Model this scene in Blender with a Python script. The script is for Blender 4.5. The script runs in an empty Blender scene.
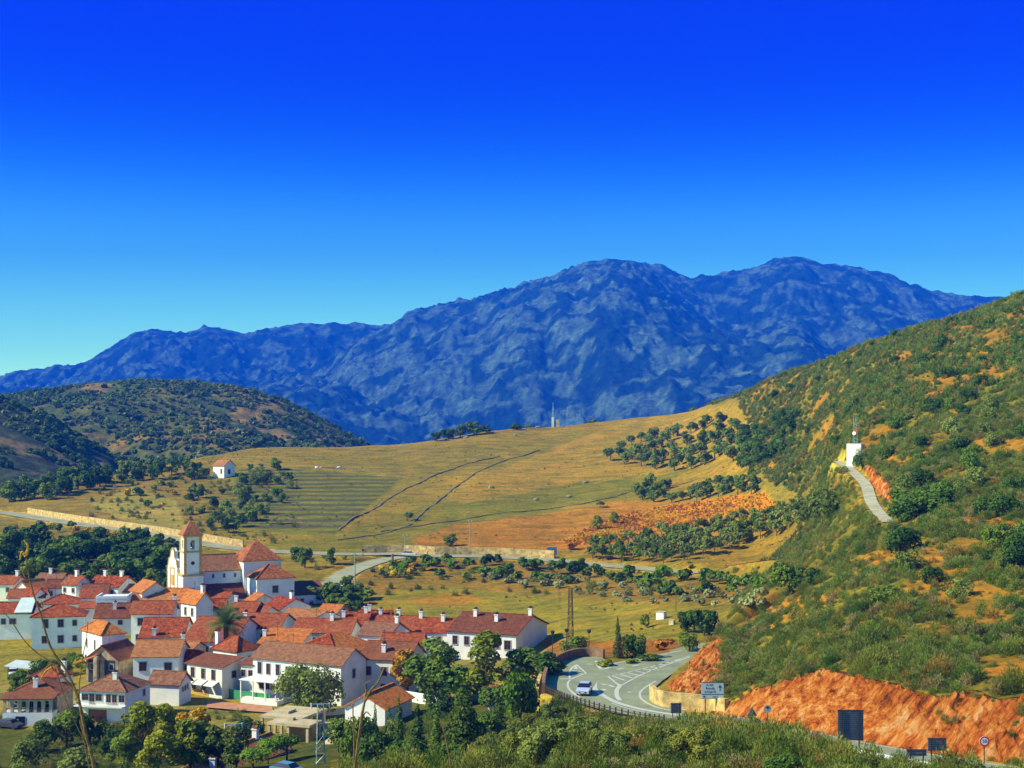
import bpy, bmesh, math, random
import numpy as np
from mathutils import Vector, Matrix
R = math.radians
S = bpy.context.scene
COL = S.collection
F = 1407.0          # focal length in pixels of the 1024 px wide frame
HZ = 430.0          # image row of the horizon
# ------------------------------------------------------------ camera
cd = bpy.data.cameras.new('camera'); cam = bpy.data.objects.new('camera', cd); COL.objects.link(cam)
cam.location = (0, 0, 0); cam.rotation_euler = (R(90), 0, 0)
cd.sensor_width = 36; cd.lens = F/1024*36; cd.shift_y = (HZ-384)/1024
cd.clip_start = 0.3; cd.clip_end = 60000
S.camera = cam
# ------------------------------------------------------------ light
SUN_EL, SUN_AZ = 37.0, 258.0      # azimuth clockwise from +Y (view direction)
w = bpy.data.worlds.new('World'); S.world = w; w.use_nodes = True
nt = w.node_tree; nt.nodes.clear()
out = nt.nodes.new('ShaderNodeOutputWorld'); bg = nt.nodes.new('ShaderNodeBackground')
sky = nt.nodes.new('ShaderNodeTexSky'); sky.sky_type = 'NISHITA'; sky.sun_disc = False
sky.sun_elevation = R(SUN_EL); sky.sun_rotation = R(SUN_AZ)
sky.air_density = 1.0; sky.dust_density = 0.2; sky.ozone_density = 3.0; sky.altitude = 500
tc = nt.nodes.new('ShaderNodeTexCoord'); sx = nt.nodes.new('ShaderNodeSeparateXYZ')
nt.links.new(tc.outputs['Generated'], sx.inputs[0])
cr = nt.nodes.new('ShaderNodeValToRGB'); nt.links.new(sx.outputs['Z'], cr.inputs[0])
SKY = [(0.0,(1.6,3.1,1.15)),(0.03,(1.4,2.7,1.15)),(0.055,(1.05,2.2,1.15)),(0.085,(.75,1.9,1.2)),(0.11,(.50,1.5,1.25)),(0.14,(.25,1.0,1.28)),(0.17,(.07,.50,1.25)),(0.20,(.025,.19,1.2)),(0.235,(.010,.04,1.15)),(0.27,(.010,.004,1.15)),(0.30,(.010,.0,1.15)),(0.34,(.010,.01,1.1)),(0.40,(.01,.36,.95)),(1.0,(.03,.85,1.1))]  # last two stops, above the frame, are raised to add cyan fill light
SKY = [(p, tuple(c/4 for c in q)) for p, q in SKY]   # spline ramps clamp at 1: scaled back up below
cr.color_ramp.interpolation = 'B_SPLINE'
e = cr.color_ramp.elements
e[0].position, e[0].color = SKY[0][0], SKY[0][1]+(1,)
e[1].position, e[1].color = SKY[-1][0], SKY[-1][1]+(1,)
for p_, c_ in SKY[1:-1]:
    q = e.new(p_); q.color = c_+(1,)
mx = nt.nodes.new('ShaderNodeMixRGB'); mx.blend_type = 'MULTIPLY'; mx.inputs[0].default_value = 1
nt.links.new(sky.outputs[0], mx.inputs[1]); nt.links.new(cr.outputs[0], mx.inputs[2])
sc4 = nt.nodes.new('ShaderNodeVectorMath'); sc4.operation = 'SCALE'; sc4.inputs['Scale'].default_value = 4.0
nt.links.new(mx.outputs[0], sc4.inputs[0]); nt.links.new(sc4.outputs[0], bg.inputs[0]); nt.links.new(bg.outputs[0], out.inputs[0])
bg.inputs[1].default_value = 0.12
sl = bpy.data.lights.new('sun', 'SUN'); so = bpy.data.objects.new('sun', sl); COL.objects.link(so)
sl.energy = 5.0; sl.angle = R(0.55); sl.color = (1.0, .93, .70)
ce = math.cos(R(SUN_EL))
SD = Vector((math.sin(R(SUN_AZ))*ce, math.cos(R(SUN_AZ))*ce, math.sin(R(SUN_EL))))
so.rotation_euler = SD.to_track_quat('Z', 'Y').to_euler()
S.view_settings.view_transform = 'Standard'; S.view_settings.look = 'None'
S.view_settings.gamma = 1; S.view_settings.use_curve_mapping = False
S.view_settings.exposure = 0.8
S.cycles.max_bounces = 5; S.cycles.diffuse_bounces = 2; S.cycles.volume_bounces = 0
S.cycles.transparent_max_bounces = 4
S.cycles.use_denoising = True
# ------------------------------------------------------------ numeric helpers
def hsh(ix, iy, s):
    n = (ix.astype(np.int64)*374761393 + iy.astype(np.int64)*668265263 + s*1442695041) & 0xffffffff
    n = ((n ^ (n >> 13))*1274126177) & 0xffffffff
    return ((n ^ (n >> 16)) & 0xffff)/65535.0
def vnoise(x, y, s=0):
    x = np.asarray(x, float); y = np.asarray(y, float)
    ix = np.floor(x); iy = np.floor(y); fx = x-ix; fy = y-iy
    fx = fx*fx*(3-2*fx); fy = fy*fy*(3-2*fy)
    a = hsh(ix, iy, s); b = hsh(ix+1, iy, s); c = hsh(ix, iy+1, s); d = hsh(ix+1, iy+1, s)
    return (a*(1-fx)+b*fx)*(1-fy)+(c*(1-fx)+d*fx)*fy
def fbm(x, y, o=4, s=0):
    r = 0; a = .5; t = 0
    for k in range(o):
        r = r+a*vnoise(x, y, s+k*17); t += a; a *= .5; x = x*2.03+3.1; y = y*2.03-1.7
    return r/t
def ridged(x, y, o=5, s=0):
    r = 0; a = .5; t = 0; wgt = 1
    for k in range(o):
        n = 1-np.abs(2*vnoise(x, y, s+k*13)-1); n = n*n*wgt; wgt = np.clip(n*1.6, 0, 1)
        r = r+a*n; t += a; a *= .5; x = x*2.07+1.3; y = y*2.07+5.1
    return r/t
def sstep(a, b, x):
    t = np.clip((x-a)/(b-a), 0, 1); return t*t*(3-2*t)
def inpoly(px, py, poly):
    c = np.zeros(np.shape(px), bool); n = len(poly)
    for i in range(n):
        x1, y1 = poly[i]; x2, y2 = poly[(i+1) % n]
        if y1 == y2: continue
        k = (y1 > py) != (y2 > py)
        c ^= k & (px < (x2-x1)*(py-y1)/(y2-y1)+x1)
    return c
def polydist(x, y, P):
    """distance to polyline P [(x,y,z)..] and z at the nearest point"""
    best = np.full(np.shape(x), 1e9); zz = np.zeros(np.shape(x))
    for (x1, y1, z1), (x2, y2, z2) in zip(P[:-1], P[1:]):
        dx, dy = x2-x1, y2-y1
        t = np.clip(((x-x1)*dx+(y-y1)*dy)/(dx*dx+dy*dy+1e-9), 0, 1)
        d = np.hypot(x-x1-t*dx, y-y1-t*dy); m = d < best
        best = np.where(m, d, best); zz = np.where(m, z1+t*(z2-z1), zz)
    return best, zz
def wp(px, row, D): return ((px-512)/F*D, D, (HZ-row)/F*D)
def smooth(P, n=4):
    """Catmull-Rom through points"""
    P = [np.array(p, float) for p in P]; P = [2*P[0]-P[1]]+P+[2*P[-1]-P[-2]]; o = []
    for i in range(1, len(P)-2):
        for k in range(n):
            t = k/n
            o.append(.5*((2*P[i])+(P[i+1]-P[i-1])*t+(2*P[i-1]-5*P[i]+4*P[i+1]-P[i+2])*t*t+(-P[i-1]+3*P[i]-3*P[i+1]+P[i+2])*t**3))
    o.append(P[-2]); return [tuple(p) for p in o]
# ------------------------------------------------------------ object helpers
def npmesh(name, V, Fc, mats=None, mi=None, attrs=None, smoothsh=False):
    """V (n,3); Fc (m,k) quads or tris"""
    V = np.asarray(V, np.float32); Fc = np.asarray(Fc, np.int32); k = Fc.shape[1]
    me = bpy.data.meshes.new(name)
    me.vertices.add(len(V)); me.vertices.foreach_set('co', V.ravel())
    me.loops.add(Fc.size); me.loops.foreach_set('vertex_index', Fc.ravel())
    me.polygons.add(len(Fc)); me.polygons.foreach_set('loop_start', np.arange(0, Fc.size, k, dtype=np.int32))
    try: me.polygons.foreach_set('loop_total', np.full(len(Fc), k, np.int32))
    except Exception: pass
    for m in (mats or []): me.materials.append(m)
    if mi is not None: me.polygons.foreach_set('material_index', np.asarray(mi, np.int32))
    if smoothsh: me.polygons.foreach_set('use_smooth', np.ones(len(Fc), bool))
    for an, (dom, typ, arr) in (attrs or {}).items():
        a = me.attributes.new(an, typ, dom)
        a.data.foreach_set('color' if typ == 'FLOAT_COLOR' else 'value', np.asarray(arr, np.float32).ravel())
    me.update(calc_edges=True)
    return me
def link(name, me, parent=None, loc=None):
    o = bpy.data.objects.new(name, me); COL.objects.link(o)
    if parent: o.parent = parent
    if loc is not None: o.location = loc
    return o
def tag(o, label=None, cat=None, group=None, kind=None):
    if label: o['label'] = label
    if cat: o['category'] = cat
    if group: o['group'] = group
    if kind: o['kind'] = kind
    return o
def empty(name, loc, rz=0, label=None, cat=None, group=None):
    o = bpy.data.objects.new(name, None); COL.objects.link(o); o.location = loc; o.rotation_euler = (0, 0, rz)
    o.empty_display_size = .3
    return tag(o, label, cat, group)
class MB:
    """collects polygons with material indices"""
    def __init__(s): s.v = []; s.f = []; s.m = []
    def face(s, pts, m=0):
        i = len(s.v); s.v += [tuple(p) for p in pts]; s.f.append(tuple(range(i, i+len(pts)))); s.m.append(m)
    def box(s, x0, x1, y0, y1, z0, z1, m=0):
        i = len(s.v)
        s.v += [(x0,y0,z0),(x1,y0,z0),(x1,y1,z0),(x0,y1,z0),(x0,y0,z1),(x1,y0,z1),(x1,y1,z1),(x0,y1,z1)]
        for q in ((0,3,2,1),(4,5,6,7),(0,1,5,4),(1,2,6,5),(2,3,7,6),(3,0,4,7)):
            s.f.append(tuple(i+a for a in q)); s.m.append(m)
    def tube(s, P, r, n=6, m=0, cap=True):
        if not hasattr(r, '__len__'): r = [r]*len(P)
        P = [Vector(p) for p in P]; i0 = len(s.v)
        for k, p in enumerate(P):
            d = (P[min(k+1, len(P)-1)]-P[max(k-1, 0)])
            if d.length < 1e-9: d = Vector((0, 0, 1))
            d.normalize(); a = d.orthogonal() if abs(d.z) < .95 else Vector((1, 0, 0))
            if abs(d.z) < .95: a = d.cross(Vector((0, 0, 1)))
            a = (a-d*a.dot(d)).normalized(); b = d.cross(a)
            for j in range(n):
                t = 2*math.pi*j/n; s.v.append(tuple(p+(a*math.cos(t)+b*math.sin(t))*r[k]))
        for k in range(len(P)-1):
            for j in range(n):
                a = i0+k*n+j; b = i0+k*n+(j+1) % n
                s.f.append((a, b, b+n, a+n)); s.m.append(m)
        if cap:
            s.f.append(tuple(i0+j for j in reversed(range(n)))); s.m.append(m)
            s.f.append(tuple(i0+(len(P)-1)*n+j for j in range(n))); s.m.append(m)
    def build(s, name, mats, parent=None, loc=None, sm=False, bevel=0):
        me = bpy.data.meshes.new(name); me.from_pydata(s.v, [], s.f)
        for x in (mats if isinstance(mats, (list, tuple)) else [mats]): me.materials.append(x)
        me.polygons.foreach_set('material_index', s.m)
        if sm: me.polygons.foreach_set('use_smooth', [True]*len(s.f))
        me.update(); o = link(name, me, parent, loc)
        if bevel:
            b = o.modifiers.new('bevel', 'BEVEL'); b.width = bevel; b.segments = 2
        return o
# ------------------------------------------------------------ materials
def mat(name, col, rough=.9, noise=0.0, nscale=3.0, col2=None, bump=0.0, metal=0.0, spec=.3, wave=None, detail=5):
    m = bpy.data.materials.new(name); m.use_nodes = True; t = m.node_tree; b = t.nodes['Principled BSDF']
    b.inputs['Roughness'].default_value = rough; b.inputs['Metallic'].default_value = metal
    b.inputs['Specular IOR Level'].default_value = spec
    b.inputs['Base Color'].default_value = tuple(col)+(1,)
    if noise > 0 or col2 or bump:
        co = t.nodes.new('ShaderNodeTexCoord'); nz = t.nodes.new('ShaderNodeTexNoise')
        nz.inputs['Scale'].default_value = nscale; nz.inputs['Detail'].default_value = detail; nz.inputs['Roughness'].default_value = .65
        t.links.new(co.outputs['Object'], nz.inputs['Vector'])
        r = t.nodes.new('ShaderNodeValToRGB')
        c2 = col2 or tuple(c*(1-noise) for c in col); c1 = tuple(min(1, c*(1+noise*.4)) for c in col) if not col2 else col
        r.color_ramp.elements[0].position = .34; r.color_ramp.elements[0].color = tuple(c2)+(1,)
        r.color_ramp.elements[1].position = .62; r.color_ramp.elements[1].color = tuple(c1)+(1,)
        t.links.new(nz.outputs['Fac'], r.inputs[0]); t.links.new(r.outputs[0], b.inputs['Base Color'])
        if bump:
            bp = t.nodes.new('ShaderNodeBump'); bp.inputs['Strength'].default_value = 1; bp.inputs['Distance'].default_value = bump
            t.links.new(nz.outputs['Fac'], bp.inputs['Height']); t.links.new(bp.outputs[0], b.inputs['Normal'])
    return m
def leafmat(name, cols, trans=.25):
    """foliage: colours vary from plant to plant (Object Info random) and leaf to leaf (attribute v)"""
    m = bpy.data.materials.new(name); m.use_nodes = True; t = m.node_tree; b = t.nodes['Principled BSDF']
    oi = t.nodes.new('ShaderNodeObjectInfo'); at = t.nodes.new('ShaderNodeAttribute'); at.attribute_name = 'v'
    ad = t.nodes.new('ShaderNodeMath'); ad.operation = 'MULTIPLY_ADD'; ad.inputs[1].default_value = .55; 
    t.links.new(oi.outputs['Random'], ad.inputs[0])
    m2 = t.nodes.new('ShaderNodeMath'); m2.operation = 'MULTIPLY'; m2.inputs[1].default_value = .45
    t.links.new(at.outputs['Fac'], m2.inputs[0]); t.links.new(m2.outputs[0], ad.inputs[2])
    r = t.nodes.new('ShaderNodeValToRGB'); n = len(cols)
    r.color_ramp.elements[0].color = tuple(cols[0])+(1,); r.color_ramp.elements[0].position = .12
    r.color_ramp.elements[1].color = tuple(cols[-1])+(1,); r.color_ramp.elements[1].position = .9
    for k in range(1, n-1):
        q = r.color_ramp.elements.new(.12+.78*k/(n-1)); q.color = tuple(cols[k])+(1,)
    t.links.new(ad.outputs[0], r.inputs[0]); t.links.new(r.outputs[0], b.inputs['Base Color'])
    b.inputs['Roughness'].default_value = .75; b.inputs['Specular IOR Level'].default_value = .15
    tr = t.nodes.new('ShaderNodeBsdfTranslucent'); t.links.new(r.outputs[0], tr.inputs[0])
    mxs = t.nodes.new('ShaderNodeMixShader'); mxs.inputs[0].default_value = trans
    t.links.new(b.outputs[0], mxs.inputs[1]); t.links.new(tr.outputs[0], mxs.inputs[2])
    t.links.new(mxs.outputs[0], t.nodes['Material Output'].inputs[0])
    return m
rnd = random.Random(7); RG = np.random.default_rng(11)
# ------------------------------------------------------------ terrain: a loft of surveyed profiles, one per bearing
PROF = {
 -320:[(3,1230),(30,870),(70,825),(110,805),(140,795),(160,790),(175,783),(195,765),(230,714),(262,670),(305,630),(370,573),(560,492),(590,495),(700,500),(800,505),(900,510),(1000,510)],
 0:[(3,1230),(30,870),(70,825),(110,805),(140,795),(160,790),(175,783),(195,765),(230,714),(262,670),(305,630),(370,573),(560,492),(590,495),(700,500),(800,503),(900,505),(1000,505)],
 100:[(3,1230),(30,865),(70,820),(110,800),(140,790),(160,785),(175,780),(195,762),(230,712),(262,668),(305,628),(370,570),(590,476),(610,478),(700,485),(800,490),(900,495),(1000,498)],
 250:[(3,1230),(30,865),(70,820),(110,800),(140,790),(160,780),(180,768),(200,750),(230,712),(262,670),(305,630),(360,580),(650,448),(680,449),(730,456),(800,463),(890,469),(1000,474)],
 400:[(3,1230),(30,862),(70,805),(112,782),(145,770),(165,760),(185,747),(205,728),(230,705),(260,672),(300,633),(385,564),(665,445),(690,446),(740,454),(800,460),(890,467),(1000,472)],
 480:[(3,1230),(30,862),(70,800),(108,776),(150,760),(170,748),(185,735),(205,715),(225,698),(245,680),(285,645),(380,567),(690,432),(710,433),(760,441),(810,448),(890,459),(1000,468)],
 530:[(3,1230),(30,860),(70,798),(105,771),(150,750),(175,735),(185,727),(195,716),(205,706),(220,690),(265,657),(378,567),(715,426),(735,427),(775,435),(820,443),(890,455),(1000,468)],
 560:[(3,1230),(30,860),(70,798),(100,768),(160,730),(180,709),(185,697),(192,687),(200,677),(213,662),(250,658),(375,570),(720,424),(740,425),(780,433),(820,441),(890,454),(1000,467)],
 600:[(3,1230),(30,860),(70,798),(100,765),(155,728),(173,716),(177,709),(190,690),(200,677),(218,656.5),(250,650),(365,572),(720,420),(740,421),(780,430),(820,438),(890,452),(1000,466)],
 650:[(3,1230),(30,860),(70,797),(100,764),(150,733),(170,721),(176,711),(190,690),(200,677),(219,655.5),(240,645),(350,580),(715,415),(735,416),(770,424),(810,434),(880,450),(1000,466)],
 690:[(3,1230),(30,860),(70,797),(100,765),(150,731),(170,718),(176,712),(180,697),(195,668),(205,662),(219,655),(345,577),(700,410),(720,411),(760,421),(800,432),(870,449),(1000,465)],
 720:[(3,1230),(30,860),(70,797),(100,766),(145,735),(158,724),(170,717),(178,692),(200,650),(222,626),(250,630),(345,575),(655,401),(690,402),(740,415),(790,430),(860,447),(1000,465)],
 760:[(3,1230),(30,860),(70,798),(100,767),(138,743),(150,732),(161,719),(168,690),(200,640),(250,588),(300,580),(345,571),(580,384),(610,385),(680,408),(740,425),(840,445),(1000,465)],
 800:[(3,1230),(30,860),(70,800),(100,768),(130,750),(137,744),(148,731),(155,684),(185,628),(230,578),(300,545),(370,515),(535,368),(570,369),(650,392),(720,420),(820,440),(1000,462)],
 850:[(3,1230),(30,860),(70,800),(100,771),(122,758),(127,751),(137,741),(144,682),(175,620),(225,545),(280,474),(350,415),(470,351),(500,352),(600,380),(680,415),(800,440),(1000,462)],
 920:[(3,1230),(30,860),(70,801),(100,777),(116,768),(120,763),(128,753),(135,690),(165,622),(210,532),(270,455),(335,392),(430,327),(460,328),(550,355),(650,400),(780,430),(1000,460)],
 1024:[(3,1230),(30,860),(70,804),(100,785),(108,779),(112,774),(119,763),(126,702),(160,620),(205,520),(260,440),(320,366),(400,297),(430,298),(520,330),(620,380),(750,420),(1000,460)],
 1320:[(3,1230),(30,870),(70,825),(95,806),(100,800),(104,796),(110,790),(116,720),(150,610),(190,500),(240,400),(300,310),(380,232),(420,234),(520,282),(620,342),(750,400),(1000,450)],
}
pk = sorted(PROF); PD = np.array([[a for a, b in PROF[k]] for k in pk], float); PR = np.array([[b for a, b in PROF[k]] for k in pk], float)
UX = np.concatenate([np.linspace(-320, -20, 60), np.linspace(-14, 1044, 690), np.linspace(1052, 1320, 50)])
LV = np.log(np.concatenate([np.geomspace(2.5, 85, 50), np.geomspace(86, 108, 60), np.geomspace(108.2, 186, 500), np.geomspace(186.3, 262, 170), np.geomspace(263, 740, 400), np.geomspace(745, 1000, 40)]))
DV = np.exp(LV)
def cubic_cols(A):
    o = np.empty((len(UX), A.shape[1]))
    for k in range(A.shape[1]):
        # monotone-ish blend: linear smoothed by a small window
        fx = np.arange(-320, 1321, 4.0); y = np.interp(fx, pk, A[:, k])
        ker = np.hanning(13); ker /= ker.sum(); yp = np.pad(y, 6, mode='edge'); y = np.convolve(yp, ker, 'valid')
        o[:, k] = np.interp(UX, fx, y)
    return o
CD, CR = cubic_cols(PD), cubic_cols(PR)
ROW = np.empty((len(UX), len(LV)))
for i in range(len(UX)):
    ROW[i] = np.interp(LV, np.log(CD[i]), CR[i])
GX = (UX[:, None]-512)/F*DV[None, :]; GY = np.repeat(DV[None, :], len(UX), 0)
GZ = (HZ-ROW)/F*GY
# soften the kinks of the profiles lengthwise, keep the cuts by the road sharp
def blur1(A, n):
    ker = np.hanning(n+2)[1:-1]; ker /= ker.sum(); P = np.pad(A, ((0, 0), (n//2, n//2)), mode='edge')
    return np.apply_along_axis(lambda r: np.convolve(r, ker, 'valid'), 1, P)
B = blur1(GZ, 41); wgt = sstep(215, 260, GY); GZ = GZ*(1-wgt)+B*wgt
def idx(px, D):
    return np.interp(px, UX, np.arange(len(UX))), np.interp(np.log(np.maximum(D, 2.5)), LV, np.arange(len(LV)))
def samp(G, px, D):
    u, v = idx(px, D); i = np.clip(u.astype(int) if hasattr(u, 'astype') else int(u), 0, len(UX)-2); j = np.clip(v.astype(int) if hasattr(v, 'astype') else int(v), 0, len(LV)-2)
    a = u-i; b = v-j
    return (G[i, j]*(1-a)+G[i+1, j]*a)*(1-b)+(G[i, j+1]*(1-a)+G[i+1, j+1]*a)*b
def zat(x, y):
    y = np.maximum(y, 2.5); return samp(GZ, 512+F*np.asarray(x)/y, y)
MD = np.geomspace(86, 980, 2600)
def gp(px, row, lift=0.0, dmin=86):
    """where the sight line through (px,row) meets the ground raised by lift"""
    z = samp(GZ, np.full(len(MD), float(px)), MD)+lift
    rr = HZ-z*F/MD
    k = np.nonzero((rr <= row) & (MD >= dmin))[0]
    if len(k) == 0: k = [np.argmin(rr)]
    k = k[0]; D = MD[k]
    if k > 0 and rr[k-1] > row:
        t = (rr[k-1]-row)/(rr[k-1]-rr[k]+1e-9); D = MD[k-1]+(MD[k]-MD[k-1])*t
    x = (px-512)/F*D
    return Vector((x, D, float(zat(x, D))))
def grid_noise():
    global GZ
    far = sstep(100, 300, GY)
    n = (fbm(GX/22, GY/22, 4, 3)-.5)*2.2+(fbm(GX/5, GY/5, 3, 9)-.5)*.5
    hill = sstep(690, 800, UX)[:, None]*sstep(140, 200, GY)
    town = (UX[:, None] < 560)*(GY > 190)*(GY < 345)
    a = .35+.9*hill+.5*far; a = np.where(town, .12, a)
    # gullies running down the big hillside
    g = ridged(GX/34+GY/120, GY/90, 4, 5)
    GZ = GZ+n*a-hill*sstep(170, 300, GY)*(1-sstep(330, 430, GY)*.7)*g*2.6
# ------------------------------------------------------------ roads laid into the terrain
JZ = -35.1
def jp(px, row): D = -JZ*F/(row-HZ); return ((px-512)/F*D, D)
JUNC = [(543,691),(545,681),(550,670),(560,662),(575,657.5),(600,656.5),(606,660),(612,663),(640,657.5),(692,648),(700,651),(697,658),(676,671),(662,681),(653,689),(651,697),(662,706),(684,711),(690,722),(664,721),(640,718),(610,712),(585,705),(560,696)]
JW = [jp(*p) for p in JUNC]
jp3 = [(x, y, JZ) for x, y in JW]
grid_noise()
inj = inpoly(GX, GY, JW); dj, _ = polydist(GX, GY, jp3+[jp3[0]]); dj = np.where(inj, 0, dj)
def lay(zroad, d, half, margin, drop=.18):
    global GZ
    w_ = 1-sstep(half, half+margin, d); GZ = GZ*(1-w_)+(zroad-drop)*w_
R1P = smooth([wp(*p) for p in [(672,715.5,173.5),(705,718,167),(735,723.5,160),(790,735,146),(850,748,131),(940,765,119),(1060,783,110),(1200,800,104)]], 4)
R1P = [(x, y, z if i > 3 else JZ+(z-JZ)*i/4) for i, (x, y, z) in enumerate(R1P)]
d, z = polydist(GX, GY, R1P); lay(z, d, 4.6, 1.6)
R2P = [(*jp(688, 653), JZ), (30.5, 226, JZ+.1), (38, 231, JZ+.3), (48, 234, JZ+.6)]
d, z = polydist(GX, GY, R2P); lay(z, d, 4.3, 2)
w_ = 1-sstep(0.3, 1.8, dj); GZ = GZ*(1-w_)+(JZ-.18)*w_
# mid road (with the yellow wall), the far left road, the side lane, the concrete track
def track(pts, half, margin, n=4, dmin=300, rise=0):
    P = [gp(a, b, 0, dmin) for a, b in pts]
    zs = [p.z for p in P]
    P = smooth([(p.x, p.y, p.z+rise) for p in P], n)
    zz = np.array([p[2] for p in P]); k = 9; zz = np.convolve(np.pad(zz, k//2, mode='edge'), np.ones(k)/k, 'valid')
    P = [(p[0], p[1], float(q)) for p, q in zip(P, zz)]
    d, z = polydist(GX, GY, P); lay(z, d, half, margin); return P
R3P = track([(-60,508),(0,512),(40,518),(80,524),(120,530),(150,534),(185,540),(220,546),(260,551),(310,554),(360,553.5),(400,554),(430,555),(470,556),(510,557.5),(545,559.5),(580,563),(620,567),(660,570),(700,572),(740,575),(785,579)], 4.6, 5, 3, 330)
R4P = track([(404,556),(380,560),(360,567),(345,574),(332,584),(322,596)], 3.6, 2.5, 3, 300)
R5P = track([(838,460),(848,467),(858,476),(866,485),(869,494),(872,503),(879,512),(889,524)], 1.7, 1.0, 4, 210)
# red bank beside the track and rough rock in the road cuts
VPX = np.repeat(UX[:, None], len(LV), 1); VROW = HZ-GZ*F/GY
nx = (fbm(GX/7, GY/7, 3, 21)-.5); ny = (fbm(GX/7, GY/7, 3, 31)-.5)
WX = VPX+nx*14*200/GY; WY = VROW+ny*14*200/GY
CUT1 = [(706,716),(735,706),(748,694),(775,686),(800,674),(818,670),(850,678),(880,682),(905,686),(940,692),(970,690),(1000,702),(1035,694),(1340,690),(1340,790),(1024,768),(950,762),(880,748),(830,738),(790,732),(740,722)]
CUT2 = [(668,684),(676,676),(690,662),(700,652),(715,640),(728,628),(738,622),(728,636),(722,652),(724,668),(720,684),(716,694),(700,692),(686,692),(672,692)]
CUT3 = [(862,463),(872,466),(886,476),(897,492),(899,508),(890,506),(880,492),(868,478)]
cut = np.zeros(GX.shape)
for P, lo, hi in ((CUT1, 100, 175), (CUT2, 172, 232), (CUT3, 225, 300)):
    m = inpoly(WX, WY, P) & (GY > lo) & (GY < hi); cut = np.maximum(cut, m)
cutm = cut.copy()
droad, _ = polydist(GX, GY, R1P); cut = cut*sstep(4.8, 6.2, droad)*np.where(dj < .8, 0, 1)
s = .8*GX-.45*GY+1.1*GZ     # strata tilted across the face
rock = (ridged(s/1.5, (GX+GY)/5, 4, 40)-.4)*1.0+(fbm(GX/.9, GY/.9+GZ, 3, 50)-.5)*.8
GZ = GZ+cut*(rock*.55+(ridged((s+GZ)/.6, (GX-GY)/1.6, 3, 140)-.4)*.35)
# ------------------------------------------------------------ land cover
C = np.zeros(GX.shape+(3,)); C[:] = (.24, .19, .065)
def paint(poly, col, lo=86, hi=1200, jit=12, soft=None):
    m = inpoly(VPX+nx*jit*300/np.maximum(GY, 150), VROW+ny*jit*200/np.maximum(GY, 150), poly) & (GY > lo) & (GY < hi)
    C[m] = col
    return m
big = fbm(GX/40, GY/40, 4, 60)[..., None]; sm = fbm(GX/6, GY/9, 4, 70)[..., None]
paint([(225,440),(380,440),(500,425),(700,405),(770,400),(770,600),(350,640),(225,560)], (.30,.225,.06), 250)
paint([(236,470),(300,468),(405,478),(370,505),(335,535),(240,530),(228,500)], (.20,.20,.045), 250)
paint([(200,548),(340,535),(440,500),(560,508),(540,520),(460,535),(380,556),(300,560)], (.235,.205,.045), 250)
paint([(440,455),(600,425),(770,400),(770,480),(640,492),(540,500),(450,500)], (.36,.245,.065), 250)
paint([(290,455),(420,452),(520,440),(600,430),(500,470),(420,478),(300,462)], (.27,.215,.055), 250)
paint([(430,510),(560,485),(690,470),(640,495),(540,512),(450,520)], (.21,.20,.045), 250)
paint([(410,540),(455,525),(540,515),(620,502),(700,500),(760,492),(780,520),(700,545),(560,552),(500,552),(420,550)], (.42,.205,.045), 250)
paint([(550,545),(590,526),(640,510),(700,500),(765,492),(775,505),(745,514),(700,522),(640,535),(600,548)], (.56,.22,.025), 250, jit=4)
paint([(560,570),(600,545),(720,535),(830,500),(860,540),(800,570),(740,568),(600,560)], (.30,.20,.05), 250)
paint([(330,560),(440,560),(560,562),(700,575),(790,580),(770,605),(640,600),(540,592),(440,590),(360,600)], (.29,.19,.055), 250)
paint([(372,595),(450,588),(560,600),(640,605),(730,612),(690,650),(560,640),(460,622),(380,612)], (.30,.255,.06), 235)
paint([(400,598),(470,592),(480,602),(430,607)], (.42,.23,.05), 235)
paint([(400,613),(470,605),(560,605),(600,618),(560,632),(460,624)], (.27,.235,.06), 235)
paint([(0,500),(100,482),(200,478),(220,545),(130,528),(60,518),(0,505)], (.27,.20,.08), 250)
paint([(90,505),(130,488),(175,500),(190,535),(140,528)], (.36,.30,.17), 250)
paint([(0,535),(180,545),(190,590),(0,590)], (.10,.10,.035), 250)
paint([(-400,600),(200,590),(360,605),(560,650),(545,700),(300,735),(-400,735)], (.30,.26,.16), 190, 330)
paint([(-400,640),(70,640),(95,655),(85,680),(-400,680)], (.27,.235,.07), 190, 330, jit=4)
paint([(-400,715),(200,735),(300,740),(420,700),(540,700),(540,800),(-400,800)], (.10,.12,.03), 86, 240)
paint([(535,640),(620,640),(700,640),(690,652),(560,662)], (.34,.15,.05), 222, 290)
hillm = ((VPX+nx*20 > 735-(VROW-560)*.55) & (GY > 140) & (VROW < 700)) | ((VPX > 700) & (VROW < 440)) 
hillm = (inpoly(VPX+nx*14, VROW+ny*14, [(690,408),(735,398),(760,440),(745,470),(790,490),(824,498),(800,532),(756,572),(735,612),(700,652),(700,730),(1400,760),(1400,-400),(700,-400)])) & (GY > 130)
org = sstep(.56, .66, fbm(GX/7, GY/10, 4, 80)+.07*sstep(900, 1024, VPX))[..., None]
hc = np.array((.22,.195,.06))*(1-org)+np.array((.36,.19,.05))*org
C = np.where(hillm[..., None], hc, C)
near = (GY < 176) & (VPX > 330) & ~hillm
o2 = sstep(.5, .62, fbm(GX/5, GY/5, 3, 81))[..., None]
C = np.where(near[..., None], np.array((.17,.15,.045))*(1-o2)+np.array((.40,.23,.07))*o2, C)
vv = sstep(5.6, 4.9, droad)[..., None]*0
rc = fbm(s/1.2, (GX+GY)/5, 4, 90)[..., None]
redc = np.array((.56,.16,.03))*(1-sstep(.45,.62,rc))+np.array((.78,.42,.17))*sstep(.45,.62,rc)
C = np.where((cutm > 0)[..., None], redc, C)
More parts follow.
